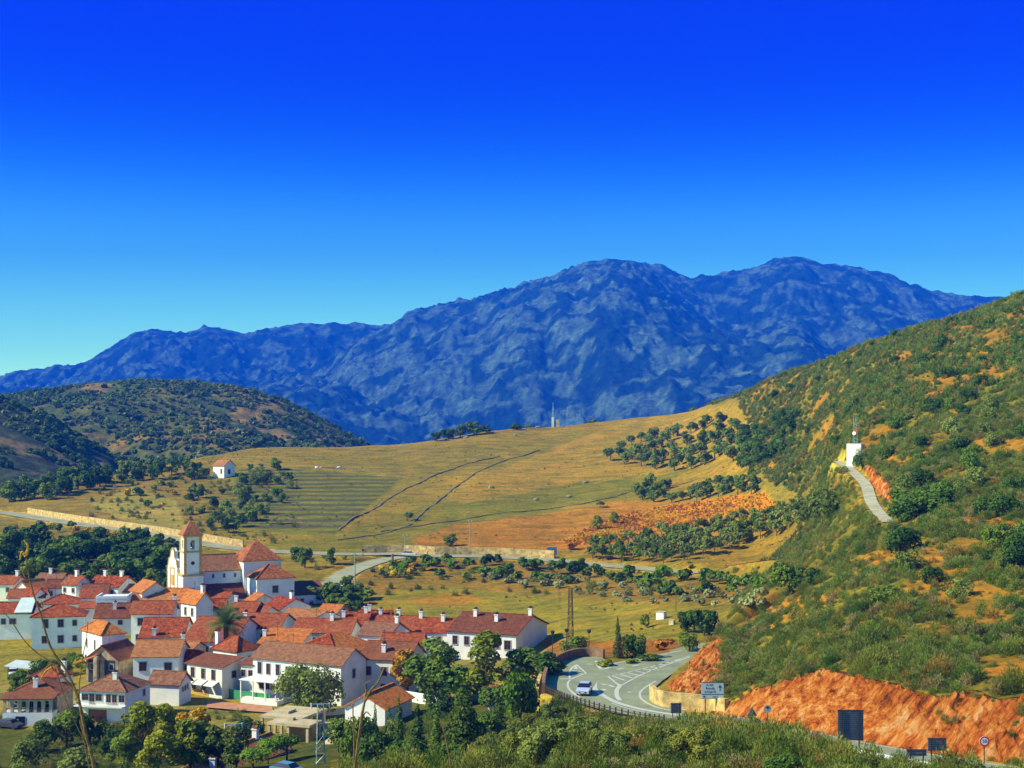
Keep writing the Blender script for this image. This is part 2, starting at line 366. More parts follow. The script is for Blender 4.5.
# pale verges along the roads
for P, h in ((R1P, 6.3), (R3P, 6.2), (R4P, 4.3), (R5P, 2.0)):
    d, _ = polydist(GX, GY, P); m = (d < h) & (fbm(GX/3, GY/3, 2, 5) > .38) & (cutm == 0); C[m] = (.46,.33,.13)
m = np.hypot(VPX-838, (VROW-463)*1.3) < 12; C[m & (GY > 220) & (GY < 330)] = (.62,.52,.30)
m = (dj > 0) & (dj < 3.2) & (GY < 200) & (VPX < 660); C[m] = (.46,.36,.20)
C = C*(.72+.36*big+.36*sm)*np.array((.86,.80,.19))
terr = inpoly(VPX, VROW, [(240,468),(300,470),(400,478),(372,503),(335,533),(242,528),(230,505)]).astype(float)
# ------------------------------------------------------------ terrain mesh
nu, nv = GX.shape
I = np.arange(nu*nv).reshape(nu, nv)
FQ = np.stack([I[:-1, :-1], I[1:, :-1], I[1:, 1:], I[:-1, 1:]], -1).reshape(-1, 4)
def groundmat(name, fine=1.6, bumpd=.25, nsc=.9, lo=.5, hi=1.5, nbk=.16):
    m = bpy.data.materials.new(name); m.use_nodes = True; t = m.node_tree; b = t.nodes['Principled BSDF']
    b.inputs['Roughness'].default_value = .95; b.inputs['Specular IOR Level'].default_value = .1
    a = t.nodes.new('ShaderNodeAttribute'); a.attribute_name = 'cover'
    g = t.nodes.new('ShaderNodeNewGeometry')
    n1 = t.nodes.new('ShaderNodeTexNoise'); n1.inputs['Scale'].default_value = nsc; n1.inputs['Detail'].default_value = 7; n1.inputs['Roughness'].default_value = .75
    t.links.new(g.outputs['Position'], n1.inputs['Vector'])
    mr = t.nodes.new('ShaderNodeMapRange'); mr.inputs['From Min'].default_value = .3; mr.inputs['From Max'].default_value = .7
    mr.inputs['To Min'].default_value = lo; mr.inputs['To Max'].default_value = hi
    t.links.new(n1.outputs['Fac'], mr.inputs[0])
    mu = t.nodes.new('ShaderNodeVectorMath'); mu.operation = 'SCALE'; t.links.new(a.outputs['Color'], mu.inputs[0]); t.links.new(mr.outputs[0], mu.inputs['Scale'])
    nb = t.nodes.new('ShaderNodeTexNoise'); nb.inputs['Scale'].default_value = nsc*nbk; nb.inputs['Detail'].default_value = 8; nb.inputs['Roughness'].default_value = .7
    mpb = t.nodes.new('ShaderNodeMapping'); mpb.inputs['Scale'].default_value = (.6, 1.5, 2.5); t.links.new(g.outputs['Position'], mpb.inputs[0]); t.links.new(mpb.outputs[0], nb.inputs['Vector'])
    rb = t.nodes.new('ShaderNodeValToRGB'); rb.color_ramp.elements[0].position = .36; rb.color_ramp.elements[0].color = (.55,.68,.6,1); rb.color_ramp.elements[1].position = .64; rb.color_ramp.elements[1].color = (1.45,1.10,.9,1)
    q5 = rb.color_ramp.elements.new(.5); q5.color = (.98,1.0,.9,1)
    t.links.new(nb.outputs['Fac'], rb.inputs[0]); mv = t.nodes.new('ShaderNodeVectorMath'); mv.operation = 'MULTIPLY'; t.links.new(mu.outputs[0], mv.inputs[0]); t.links.new(rb.outputs[0], mv.inputs[1]); mu = mv
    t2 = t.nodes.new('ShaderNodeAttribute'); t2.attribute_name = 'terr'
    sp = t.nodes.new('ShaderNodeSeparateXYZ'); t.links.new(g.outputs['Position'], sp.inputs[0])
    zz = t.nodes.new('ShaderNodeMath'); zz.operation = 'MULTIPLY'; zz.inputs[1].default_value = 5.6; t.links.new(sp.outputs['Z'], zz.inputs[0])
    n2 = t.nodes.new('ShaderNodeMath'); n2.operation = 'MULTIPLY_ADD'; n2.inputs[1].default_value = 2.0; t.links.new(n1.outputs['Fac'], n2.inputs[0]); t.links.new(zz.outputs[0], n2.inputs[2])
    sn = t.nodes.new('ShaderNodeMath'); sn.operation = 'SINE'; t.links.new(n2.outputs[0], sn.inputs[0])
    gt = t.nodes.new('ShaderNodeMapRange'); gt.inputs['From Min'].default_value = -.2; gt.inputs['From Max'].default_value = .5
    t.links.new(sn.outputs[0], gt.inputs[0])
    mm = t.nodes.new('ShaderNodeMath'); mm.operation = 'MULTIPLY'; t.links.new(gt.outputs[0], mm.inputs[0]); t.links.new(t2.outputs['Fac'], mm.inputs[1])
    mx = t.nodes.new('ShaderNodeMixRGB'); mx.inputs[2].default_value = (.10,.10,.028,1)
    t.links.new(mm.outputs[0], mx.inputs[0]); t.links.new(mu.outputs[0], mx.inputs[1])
    ra = t.nodes.new('ShaderNodeAttribute'); ra.attribute_name = 'rock'
    mp = t.nodes.new('ShaderNodeMapping'); mp.inputs['Rotation'].default_value = (0, R(50), 0); mp2 = t.nodes.new('ShaderNodeMapping'); mp2.inputs['Scale'].default_value = (.16, .35, 1.7); t.links.new(mp.outputs[0], mp2.inputs[0])
    t.links.new(g.outputs['Position'], mp.inputs[0]); n3 = t.nodes.new('ShaderNodeTexNoise'); n3.inputs['Scale'].default_value = 1.5; n3.inputs['Detail'].default_value = 9; n3.inputs['Roughness'].default_value = .72
    t.links.new(mp2.outputs[0], n3.inputs['Vector']); rr = t.nodes.new('ShaderNodeValToRGB'); e_ = rr.color_ramp.elements
    e_[0].position = .36; e_[0].color = (.10,.03,.006,1); e_[1].position = .64; e_[1].color = (.90,.52,.18,1)
    for p_, c_ in ((.42,(.42,.10,.010,1)), (.48,(.66,.16,.014,1)), (.56,(.84,.31,.045,1))): q_ = e_.new(p_); q_.color = c_
    t.links.new(n3.outputs['Fac'], rr.inputs[0]); m4 = t.nodes.new('ShaderNodeMixRGB'); t.links.new(ra.outputs['Fac'], m4.inputs[0]); t.links.new(mx.outputs[0], m4.inputs[1]); t.links.new(rr.outputs[0], m4.inputs[2])
    t.links.new(m4.outputs[0], b.inputs['Base Color'])
    hh = t.nodes.new('ShaderNodeMath'); hh.operation = 'MULTIPLY'; t.links.new(n3.outputs['Fac'], hh.inputs[0]); t.links.new(ra.outputs['Fac'], hh.inputs[1])
    h2 = t.nodes.new('ShaderNodeMath'); h2.operation = 'MULTIPLY_ADD'; h2.inputs[1].default_value = 6; t.links.new(hh.outputs[0], h2.inputs[0]); t.links.new(n1.outputs['Fac'], h2.inputs[2])
    bp = t.nodes.new('ShaderNodeBump'); bp.inputs['Distance'].default_value = bumpd; bp.inputs['Strength'].default_value = 1
    t.links.new(h2.outputs[0], bp.inputs['Height']); t.links.new(bp.outputs[0], b.inputs['Normal'])
    return m
MG = groundmat('ground')
V = np.stack([GX, GY, GZ], -1).reshape(-1, 3)
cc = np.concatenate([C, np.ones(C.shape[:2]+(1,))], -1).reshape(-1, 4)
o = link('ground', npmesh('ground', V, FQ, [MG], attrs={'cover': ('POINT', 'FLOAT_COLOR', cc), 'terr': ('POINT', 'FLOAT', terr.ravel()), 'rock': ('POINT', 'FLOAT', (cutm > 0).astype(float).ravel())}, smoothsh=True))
tag(o, kind='structure', label='olive brown fields, scrub hillside and red road cuts falling to the village')
# a wide plain under everything, reaching the horizon behind and beside the view
mb = MB(); mb.face([(-6900,-150,-420),(6900,-150,-420),(6900,7950,-420),(-6900,7950,-420)])
tag(mb.build('terrain', mat('plain', (.2,.18,.08), noise=.4, nscale=.01)), kind='structure')
# ------------------------------------------------------------ hills and mountains
def loft_hill(name, cols, mt, nu=400, nv=200, nz=None, label=None, colf=None, x0=None, x1=None, kk=9):
    ks = sorted(cols); A = np.array([[c[0] for c in cols[k]] for k in ks], float); Bv = np.array([[c[1] for c in cols[k]] for k in ks], float)
    ux = np.linspace(ks[0], ks[-1], nu); n = A.shape[1]
    s_ = np.linspace(0, n-1, nv)
    def colint(M):
        o_ = np.empty((nu, n))
        for k in range(n): o_[:, k] = np.interp(ux, ks, M[:, k])
        q = np.arange(n); return np.array([np.interp(s_, q, r) for r in o_])
    D = colint(A); Rw = colint(Bv)
    ker = np.hanning(kk+2)[1:-1]; ker /= ker.sum(); D = blur1(D, kk)
    X = (ux[:, None]-512)/F*D; Z = (HZ-Rw)/F*D
    if nz is not None: Z = Z+nz(ux[:, None]+0*D, D, X, s_[None, :]/(n-1)+0*D)
    I = np.arange(nu*nv).reshape(nu, nv); Q = np.stack([I[:-1, :-1], I[1:, :-1], I[1:, 1:], I[:-1, 1:]], -1).reshape(-1, 4)
    c = colf(ux[:, None]+0*D, HZ-Z*F/D, X, D, Z); c = np.concatenate([c, np.ones(c.shape[:2]+(1,))], -1).reshape(-1, 4)
    o = link(name, npmesh(name, np.stack([X, D, Z], -1).reshape(-1, 3), Q, [mt], attrs={'cover': ('POINT', 'FLOAT_COLOR', c), 'terr': ('POINT', 'FLOAT', np.zeros(nu*nv))}, smoothsh=True))
    tag(o, label, kind='structure'); return (X, D, Z, ux)
def vcol(a, b, t): return np.array(a)*(1-t[..., None])+np.array(b)*t[..., None]
MH = groundmat('hill_ground', bumpd=2.5, nsc=.12)
MM = groundmat('mountain_rock', bumpd=18, nsc=.05, lo=.35, hi=1.65, nbk=.5)
crest = {-250:392,-120:404,0:399,30:392,60:388,90:384,115:382,145:381,200:384,250:389,275:397,300:408,330:424,355:438,372:447,400:462,430:475}
cols = {k: [(760, max(500, v+20)), (860, v+(505-v)*.62+ (0 if v < 440 else 0)), (980, v+(505-v)*.35), (1120, v+(505-v)*.12), (1250, v), (1350, v+4), (1600, v+60)] for k, v in crest.items()}
def hcol(px, row, X, Y, Z):
    t = sstep(.42, .58, fbm(X/60, Y/60, 4, 5)); c = vcol((.085,.12,.03), (.16,.16,.04), t)
    t2 = .75*sstep(.56, .72, fbm(X/30, Y/50, 4, 7)+.22*np.exp(-((px-275)/38)**2-((row-415)/28)**2)+.16*np.exp(-((px-165)/35)**2-((row-385)/16)**2)+.3*np.exp(-((px-150)/45)**2-((row-436)/6)**2)+.25*np.exp(-((px-95)/30)**2-((row-428)/8)**2))
    c = c*(1-t2[..., None])+np.array((.34,.21,.075))*t2[..., None]
    return c*(.7+.6*fbm(X/12, Y/12, 3, 9)[..., None])*np.array((.9,.9,.5))
HA = loft_hill('hill', cols, MH, 420, 220, lambda px, D, X, t: (fbm(X/70, D/70, 4, 2)-.5)*20*sstep(1300, 1100, D)-ridged(X/90+D/300, D/200, 4, 3)*16*sstep(1240, 1060, D)+(fbm(X/9, D/9, 3, 8)-.5)*3, 'dark scrub covered hill with brown patches behind the village', hcol)
crest2 = {-300:360,-150:372,-60:385,0:398,25:408,50:420,75:437,100:452,125:468,150:482,175:494,200:505}
cols = {k: [(640, max(v+30, 510)), (700, v+(510-v)*.6), (770, v+(505-v)*.3), (860, v), (900, v+3), (1000, v+40)] for k, v in crest2.items()}
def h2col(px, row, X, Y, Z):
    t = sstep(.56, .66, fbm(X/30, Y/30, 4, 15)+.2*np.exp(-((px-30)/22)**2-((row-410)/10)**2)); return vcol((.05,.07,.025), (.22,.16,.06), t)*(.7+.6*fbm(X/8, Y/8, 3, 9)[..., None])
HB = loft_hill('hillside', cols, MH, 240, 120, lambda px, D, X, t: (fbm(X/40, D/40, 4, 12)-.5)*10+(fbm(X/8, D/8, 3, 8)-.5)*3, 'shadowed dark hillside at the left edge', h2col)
def interp_c(d, extra=None):
    return d
# main massif
mc = {150:470,200:450,250:425,280:402,320:380,350:352,375:338,395:325,410:315,430:309,450:303,470:301,500:294,530:288,560:275,585:267,615:259,640:262,665:266,690:276,730:272,755:267,775:259,792:255,805:257,820:264,850:267,880:271,905:281,940:292,985:296,1030:296,1100:310,1200:330,1300:350}
cols = {k: [(3600, max(462, v+30)), (4300, v+(468-v)*.80), (5000, v+(468-v)*.52), (5800, v+(468-v)*.26), (6600, v+(468-v)*.07), (7000, v), (7400, v+6), (7700, v+20)] for k, v in mc.items()}
def mnz(px, D, X, t):
    m = sstep(6950, 6150, D); a = sstep(3500, 4400, D)
    r = ridged(X/1500+D/5200+fbm(X/1500, D/1500, 3, 2)*1.1, D/3600, 3, 44)
    n = -(r-.45)*320*m*a+(ridged(X/330+D/900, D/700, 4, 91)-.4)*34*m*a+((fbm(X/30, D/45, 3, 97)-.5)*34+(ridged(X/130, D/190, 3, 98)-.4)*18)*sstep(7100, 6700, D)
    n += 80*np.exp(-((px-528-(D-5200)/60)/42)**2)*sstep(4200, 4900, D)*sstep(6500, 5400, D)
    n += 40*np.exp(-((px-610-(D-5200)/40)/30)**2)*sstep(4200, 4900, D)*sstep(6800, 5800, D)
    n += 70*np.exp(-((px-800+(D-5200)/30)/35)**2)*sstep(4200, 4900, D)*sstep(6800, 5800, D)
    n += (fbm(X/220, D/220, 5, 8)-.5)*45*sstep(7100, 6300, D)+(ridged(X/90, D/160, 4, 18)-.5)*24
    return n
def mcol(px, row, X, Y, Z):
    t = sstep(.46, .60, fbm(X/65, Y/90, 5, 25)+.12*np.exp(-((px-470)/110)**2-((row-345)/40)**2)); c = vcol((.012,.055,.025), (.12,.23,.11), t)
    return c*(.25+1.5*fbm(X/22, Y/34, 3, 29)[..., None])
loft_hill('mountain', cols, MM, 900, 460, mnz, 'blue rocky mountain massif with two summits filling the horizon', mcol, kk=21)
lc = {-350:400,-150:388,-50:381,0:377,30:372,60:368,85:362,100:352,120:341,140:329,165:329,185:334,205:326,230:331,250:334,262:329,300:324,340:323,385:325,420:330,480:350,520:380,560:400}
cols = {k: [(4300, max(450, v+30)), (5200, v+(452-v)*.72), (6000, v+(452-v)*.40), (6900, v+(452-v)*.12), (7500, v), (7700, v+3), (7900, v+12)] for k, v in lc.items()}
def lnz(px, D, X, t):
    m = sstep(7500, 6900, D)*sstep(4200, 5000, D)
    r = ridged(X/1000+D/4000+fbm(X/1300, D/1300, 3, 5), D/2600, 5, 66)
    return -(r-.45)*280*m+(fbm(X/30, D/45, 3, 99)-.5)*44*m+(fbm(X/220, D/220, 5, 9)-.5)*90*sstep(7700, 7000, D)+(ridged(X/90, D/160, 4, 38)-.5)*24
loft_hill('mountains', cols, MM, 700, 380, lnz, 'lower blue mountain ridge stepping down to the left horizon', mcol, kk=21)
# ------------------------------------------------------------ haze
mb = MB(); mb.box(-7000, 7000, -200, 8000, -425, 1020)
hm = bpy.data.materials.new('haze'); hm.use_nodes = True; t = hm.node_tree; t.nodes.clear()
mo = t.nodes.new('ShaderNodeOutputMaterial'); pv = t.nodes.new('ShaderNodeVolumePrincipled')
pv.inputs['Color'].default_value = (.005,.15,.98,1); pv.inputs['Density'].default_value = 1.75e-4; pv.inputs['Anisotropy'].default_value = 0
t.links.new(pv.outputs[0], mo.inputs['Volume'])
tag(mb.build('haze', hm), 'thin blue air haze over the distant mountains', kind='stuff')
# ------------------------------------------------------------ road surfaces
def ribbon(P, w0, w1, dz=0.0):
    """strip between offsets w0 and w1 (right of travel positive) of polyline P"""
    P = np.array(P); T = np.gradient(P[:, :2], axis=0); T /= np.linalg.norm(T, axis=1)[:, None]+1e-9
    N = np.stack([T[:, 1], -T[:, 0]], 1); V = []
    for p, n in zip(P, N):
        V.append((p[0]+n[0]*w0, p[1]+n[1]*w0, p[2]+dz)); V.append((p[0]+n[0]*w1, p[1]+n[1]*w1, p[2]+dz))
    return np.array(V), np.array([(2*i, 2*i+1, 2*i+3, 2*i+2) for i in range(len(P)-1)])
def ribbons(name, items, m, **k):
    Vs, Fs, n = [], [], 0
    for V, Fq in items: Vs.append(V); Fs.append(Fq+n); n += len(V)
    return tag(link(name, npmesh(name, np.concatenate(Vs), np.concatenate(Fs), [m])), kind='structure', **k)
MA = mat('asphalt', (.27,.30,.15), rough=.85, noise=.22, nscale=.35, bump=.004)
MA2 = mat('asphalt_old', (.36,.36,.18), rough=.9, noise=.25, nscale=.2)
MCn = mat('track_concrete', (.48,.46,.26), rough=.9, noise=.25, nscale=.5)
MWp = mat('road_paint', (.56,.58,.42), rough=.7, noise=.15, nscale=2)
ribbons('road', [ribbon(R1P[2:], -3.7, 3.7, 0)], MA)
ribbons('road', [ribbon(R2P, -3.4, 3.4, -.01)], MA)
ribbons('road', [ribbon(R3P, -3.9, 3.9)], MA2)
ribbons('road', [ribbon(R4P, -3.1, 3.1, .02)], MA2)
ribbons('path', [ribbon(R5P, -1.1, 1.1)], MCn)
mb = MB(); mb.face([(x, y, JZ+.012) for x, y in JW]); tag(mb.build('road', MA), kind='structure')
def jl(pts, w, n=5, z=.024):
    P = smooth([(*jp(*p), JZ) for p in pts], n); return ribbon(P, -w/2, w/2, z)
L = [jl([(577,664.5),(572,668),(569.5,673),(570,680)], .3), jl([(586,673.4),(578,676.5),(571,679.5),(568,683),(568.5,688),(573,693),(580,697.5)], .3),
     jl([(577,665),(586,673.2)], .3), jl([(571,670.5),(581,672)], .35), jl([(570,674.5),(584,674)], .35),
     jl([(597,691.5),(604,696),(615,701.8),(628,706),(644,709.8),(660,712.6),(680,715.5)], .75), jl([(612,703.5),(628,708.6),(644,712),(664,715.6)], .2),
     jl([(620,685.5),(617,690),(617,696),(620,700.5)], .6), jl([(608,676.5),(619,685.5)], .3), jl([(621,685.6),(640,675.5),(662,666.5),(690,657.2)], .3),
     jl([(608,676.4),(620,674),(642,669),(664,663.5),(690,656)], .25),
     jl([(656,681),(646,687),(640.5,692),(640.5,697.5),(646,702.5),(657.5,707.6),(676,711.5)], .3),
     jl([(597,662),(600,666),(610,665),(622,662),(650,656.9),(688,649.3)], .25), jl([(596,660.8),(599,667),(603,669.2),(611,667)], .5)]
for k in range(9):
    t = k/8; a = (611+t*58, 675.6-t*13.4); b = (616+t*56, 683-t*20+(-1 if k > 5 else 0)); L.append(jl([a, (b[0]+9, b[1]-2.5)], .35, 2))
for a, b in (((560,679),(568,679)), ((617,669.5),(624,668.2)), ((587,664),(593,664.5)), ((601,684),(607,685)), ((602,689),(606,690.5)), ((628,692),(631,692.6)), ((609,685.2),(614,687)), ((632,666.3),(639,665))):
    L.append(jl([a, b], .5, 2))
mb = MB(); mb.face([(*jp(*p), JZ+.026) for p in [(597,682),(593,688),(591,690),(597,692.3),(600,693),(597,688)]])
mb.face([(*jp(*p), JZ+.026) for p in [(616,683),(620,686.6),(624,684.5),(621,684.6)]]); mb.face([(*jp(*p), JZ+.026) for p in [(576,664.3),(573.5,669),(578,669.4)]])
tag(mb.build('road_marking', MWp), kind='structure')
ribbons('road_marking', L, MWp)
ribbons('road_marking', [ribbon(R1P[3:], -3.4, -3.2, .012), ribbon(R1P[3:], 3.2, 3.4, .012), ribbon(R1P[3:], -.1, .1, .012)], MWp)
ribbons('road_marking', [ribbon(R3P, -3.6, -3.35, .012), ribbon(R3P, 3.35, 3.6, .012)]+[ribbon(R3P[i:i+2], -.1, .1, .012) for i in range(0, len(R3P)-2, 2)], MWp)
# ------------------------------------------------------------ foliage kit
def rdir(n):
    v = RG.normal(size=(n, 3)); return v/np.linalg.norm(v, axis=1)[:, None]
def cloud(lobes, n, leaf, up=.35, elong=1.0, rmin=.62, drop=.55):
    """n leaf clumps (bent quads) spread through the shells of the lobes"""
    Lb = np.array(lobes, float); w_ = (Lb[:, 3]*Lb[:, 4]*Lb[:, 5])**.66; k = RG.choice(len(Lb), n, p=w_/w_.sum())
    d = rdir(n); low = d[:, 2] < -.3; d[low & (RG.random(n) < drop), 2] *= -1
    r = (rmin+(1.06-rmin)*RG.random(n)**.6)[:, None]
    P = Lb[k, :3]+d*Lb[k, 3:6]*r
    nrm = d+rdir(n)*.75; nrm[:, 2] += up; nrm /= np.linalg.norm(nrm, axis=1)[:, None]
    a = np.cross(nrm, rdir(n)); a /= np.linalg.norm(a, axis=1)[:, None]+1e-9; b = np.cross(nrm, a)
    s = (leaf*(.55+.75*RG.random(n)))[:, None]*.5
    A, Bv = a*s*elong, b*s
    V = np.stack([P-A-Bv*.7, P+A*.8-Bv, P+A+Bv*.8, P-A*.7+Bv], 1).reshape(-1, 3)
    V += RG.normal(size=V.shape)*leaf*.06
    lr = RG.random(len(Lb)); v = np.clip(.55*RG.random(n)+.45*lr[k], 0, 1)
    return V, np.arange(4*n).reshape(-1, 4), v
def crownmesh(name, lobes, n, leaf, m, **k):
    V, Fq, v = cloud(lobes, n, leaf, **k); return npmesh(name, V, Fq, [m], attrs={'v': ('FACE', 'FLOAT', v)})
def broom(name, n, ln, wd, m, r=.72, h=1.15):
    """feathery scrub: fine blades fanning out from the root, denser towards the top"""
    d = rdir(n); d[:, 2] = np.abs(d[:, 2])*1.0+.05; rr = (RG.random(n)**.42)[:, None]
    amp = (1+.38*np.sin(3*np.arctan2(d[:, 1], d[:, 0])+RG.random()*6)+.25*np.sin(5*np.arctan2(d[:, 0], d[:, 1])+RG.random()*6))[:, None]
    P = d*rr*np.array([r, r, h])*(.72+.28*amp); P[:, :2] += RG.normal(size=(n, 2))*.05
    ax = P*np.array([1, 1, .8])+np.array([0, 0, .25])+rdir(n)*.38; ax /= np.linalg.norm(ax, axis=1)[:, None]
    sd = np.cross(ax, rdir(n)); sd /= np.linalg.norm(sd, axis=1)[:, None]+1e-9; L_ = (ln*(.6+.8*RG.random(n)))[:, None]*.5; W_ = wd*.5
    V = np.stack([P-ax*L_-sd*W_, P-ax*L_+sd*W_, P+ax*L_+sd*W_*.5, P+ax*L_-sd*W_*.5], 1).reshape(-1, 3)
    return npmesh(name, V, np.arange(4*n).reshape(-1, 4), [m], attrs={'v': ('FACE', 'FLOAT', RG.random(n))})
def broomset(prefix, m, count, n, ln, wd): return [src(prefix, broom(prefix, n, ln, wd, m, RG.uniform(.6,.85), RG.uniform(.9,1.35))) for _ in range(count)]
def lobes_round(n, r, h0, h1, lr=(.38,.6), flat=1.0, spread=1.0):
    o = []
    for i in range(n):
        t = rnd.random(); a = rnd.random()*6.283; z = h0+(h1-h0)*t
        rad = r*spread*math.sqrt(max(.05, 1-(2*t-1)**2*.8))*math.sqrt(rnd.random()); q = r*rnd.uniform(*lr)
        o.append((math.cos(a)*rad, math.sin(a)*rad, z, q, q, q*flat*rnd.uniform(.75,1)))
    return o
GREEN = leafmat('foliage_green', [(.07,.125,.010),(.14,.22,.016),(.24,.32,.024)])
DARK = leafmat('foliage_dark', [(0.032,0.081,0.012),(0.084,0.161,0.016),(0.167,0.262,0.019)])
OLIVE = leafmat('foliage_olive', [(.10,.15,.016),(.19,.24,.030),(.31,.36,.065)])
GREY = leafmat('foliage_grey', [(0.188,0.222,0.065),(0.313,0.343,0.108),(0.524,0.545,0.185)])
YELG = leafmat('foliage_yellow_green', [(.13,.17,.006),(.27,.31,.009),(.44,.44,.015)])
BRIGHT = leafmat('foliage_bright', [(.07,.13,.008),(.13,.24,.010),(.22,.36,.02)])
BROWN = leafmat('foliage_brown', [(0.188,0.121,0.020),(0.356,0.222,0.032),(0.586,0.384,0.055)])
AUT = leafmat('foliage_autumn', [(0.460,0.242,0.008),(0.800,0.484,0.011),(0.800,0.800,0.022)])
ORA = leafmat('foliage_orange', [(.32,.12,.008),(.50,.20,.010),(.64,.32,.02)])
GROVE = leafmat('foliage_grove', [(.08,.14,.02),(.15,.22,.03),(.25,.33,.06)])
FEA = leafmat('foliage_feathery', [(.14,.16,.016),(.24,.26,.025),(.36,.37,.05)])
BARK = mat('bark', (.13,.09,.05), noise=.4, nscale=3, bump=.03)
KINDS = bpy.data.collections.new('plant_kinds')     # not linked: only a source for scattered ground cover
def src(name, mesh):
    o = bpy.data.objects.new(name, mesh); return o
def bushset(prefix, m, count, n, leaf, r=.62):
    o = []
    for i in range(count):
        lb = lobes_round(6, .55, .28, .75, (.42,.62), .85)
        o.append(src(prefix, crownmesh(prefix, lb, n, leaf, m, elong=1.7)))
    return o
DRY = leafmat('foliage_dry', [(.20,.15,.04),(.34,.27,.08),(.50,.42,.15)])
NEARK = []
for m, c in ((OLIVE,2),(GREEN,2),(FEA,2),(DRY,2),(BROWN,1),(OLIVE,2),(FEA,1),(DARK,1)): NEARK += broomset('scrub_plant', m, c, 460, .155, .055)
BIGK = []
for m, c in ((FEA,2),(OLIVE,2),(GREEN,1),(FEA,1),(BROWN,1),(OLIVE,1)): BIGK += broomset('scrub_plant', m, c, 1800, .105, .032)
MIDK = []
for m, c in ((OLIVE,2),(GREEN,2),(DRY,1),(FEA,1),(BROWN,1),(DARK,1)): MIDK += broomset('scrub_plant', m, c, 170, .34, .10)
FARK = []
for m, c in ((DARK,2),(GREEN,2),(OLIVE,2)): FARK += bushset('scrub_plant', m, c, 60, .42)
VINEK = bushset('vine', ORA, 2, 40, .45)+bushset('vine', AUT, 1, 40, .45)
TUFTK = bushset('tuft', BROWN, 2, 26, .4)+bushset('tuft', OLIVE, 1, 26, .4)
def scatter(name, pts, scl, kinds, idxs, label, zs=None):
    """ground cover nobody could count: points instanced by geometry nodes with plants of several kinds"""
    coll = bpy.data.collections.new('kinds')
    for k, o in enumerate(kinds):
        o.name = 'k%02d' % k; coll.objects.link(o)
    n = len(pts); me = bpy.data.meshes.new(name); me.vertices.add(n); me.vertices.foreach_set('co', np.asarray(pts, np.float32).ravel())
    for an, typ, arr in (('scl', 'FLOAT', scl), ('rz', 'FLOAT', RG.random(n)*6.28), ('zsc', 'FLOAT', RG.uniform(.7, 1.25, n))):
        me.attributes.new(an, typ, 'POINT').data.foreach_set('value', np.asarray(arr, np.float32))
    me.attributes.new('kid', 'INT', 'POINT').data.foreach_set('value', np.asarray(idxs, np.int32))
    ob = link(name, me); tag(ob, label, kind='stuff')
    g = bpy.data.node_groups.new('scatter', 'GeometryNodeTree')
    g.interface.new_socket('Geometry', in_out='INPUT', socket_type='NodeSocketGeometry'); g.interface.new_socket('Geometry', in_out='OUTPUT', socket_type='NodeSocketGeometry')
    N = g.nodes.new; gi = N('NodeGroupInput'); go = N('NodeGroupOutput'); ip = N('GeometryNodeInstanceOnPoints'); ci = N('GeometryNodeCollectionInfo')
    ci.inputs['Collection'].default_value = coll; ci.inputs['Separate Children'].default_value = True; ci.inputs['Reset Children'].default_value = True
    def at(nm, ty):
        a = N('GeometryNodeInputNamedAttribute'); a.data_type = ty; a.inputs['Name'].default_value = nm; return [s for s in a.outputs if s.enabled][0]
    g.links.new(gi.outputs[0], ip.inputs['Points']); g.links.new(ci.outputs[0], ip.inputs['Instance'])
    ip.inputs['Pick Instance'].default_value = True; g.links.new(at('kid', 'INT'), ip.inputs['Instance Index'])
    cx = N('ShaderNodeCombineXYZ'); g.links.new(at('rz', 'FLOAT'), cx.inputs['Z']); g.links.new(cx.outputs[0], ip.inputs['Rotation'])
    c2 = N('ShaderNodeCombineXYZ'); s = at('scl', 'FLOAT'); z = at('zsc', 'FLOAT'); mm = N('ShaderNodeMath'); mm.operation = 'MULTIPLY'
    g.links.new(s, mm.inputs[0]); g.links.new(z, mm.inputs[1]); g.links.new(s, c2.inputs['X']); g.links.new(s, c2.inputs['Y']); g.links.new(mm.outputs[0], c2.inputs['Z'])
    g.links.new(c2.outputs[0], ip.inputs['Scale']); g.links.new(ip.outputs[0], go.inputs[0])
    ob.modifiers.new('scatter', 'NODES').node_group = g
    return ob
CA = np.abs(np.gradient(GX, axis=0)*np.gradient(GY, axis=1))       # plan area of each grid cell
dR1, _ = polydist(GX, GY, R1P); dR3, _ = polydist(GX, GY, R3P); dR4, _ = polydist(GX, GY, R4P); dR5, _ = polydist(GX, GY, R5P); dR2, _ = polydist(GX, GY, R2P)
free = (dR1 > 6.5) & (dR3 > 6) & (dR4 > 4.6) & (dR5 > 1.9) & (dj > 2.2) & (dR2 > 5)
def sample(mask, dens, smin, smax, kinds, kp=None, clump=None, lift=-.05):
    wgt = CA*mask*free*dens
    if clump is not None: wgt = wgt*clump
    n = int(wgt.sum()); c = RG.choice(wgt.size, n, p=(wgt/wgt.sum()).ravel()); i, j = np.unravel_index(c, wgt.shape)
    i = np.clip(i+RG.random(n)-.5, 0, len(UX)-1.01); j = np.clip(j+RG.random(n)-.5, 0, len(LV)-1.01)
    px = np.interp(i, np.arange(len(UX)), UX); D = np.exp(np.interp(j, np.arange(len(LV)), LV)); x = (px-512)/F*D
    P = np.stack([x, D, samp(GZ, px, D)+lift], 1); s = RG.uniform(0, 1, n)**1.6*(smax-smin)+smin
    # neighbouring plants tend to be of one kind
    kn = fbm(x/6, D/6, 2, 77)+RG.normal(size=n)*.13; order = np.clip(((kn-.25)/.5*len(kinds)), 0, len(kinds)-1).astype(int)
    return P, s, order
VIS = (UX[:, None] > -40) & (UX[:, None] < 1230)
shade = sstep(.30, .55, fbm(GX/7, GY/7, 3, 33))
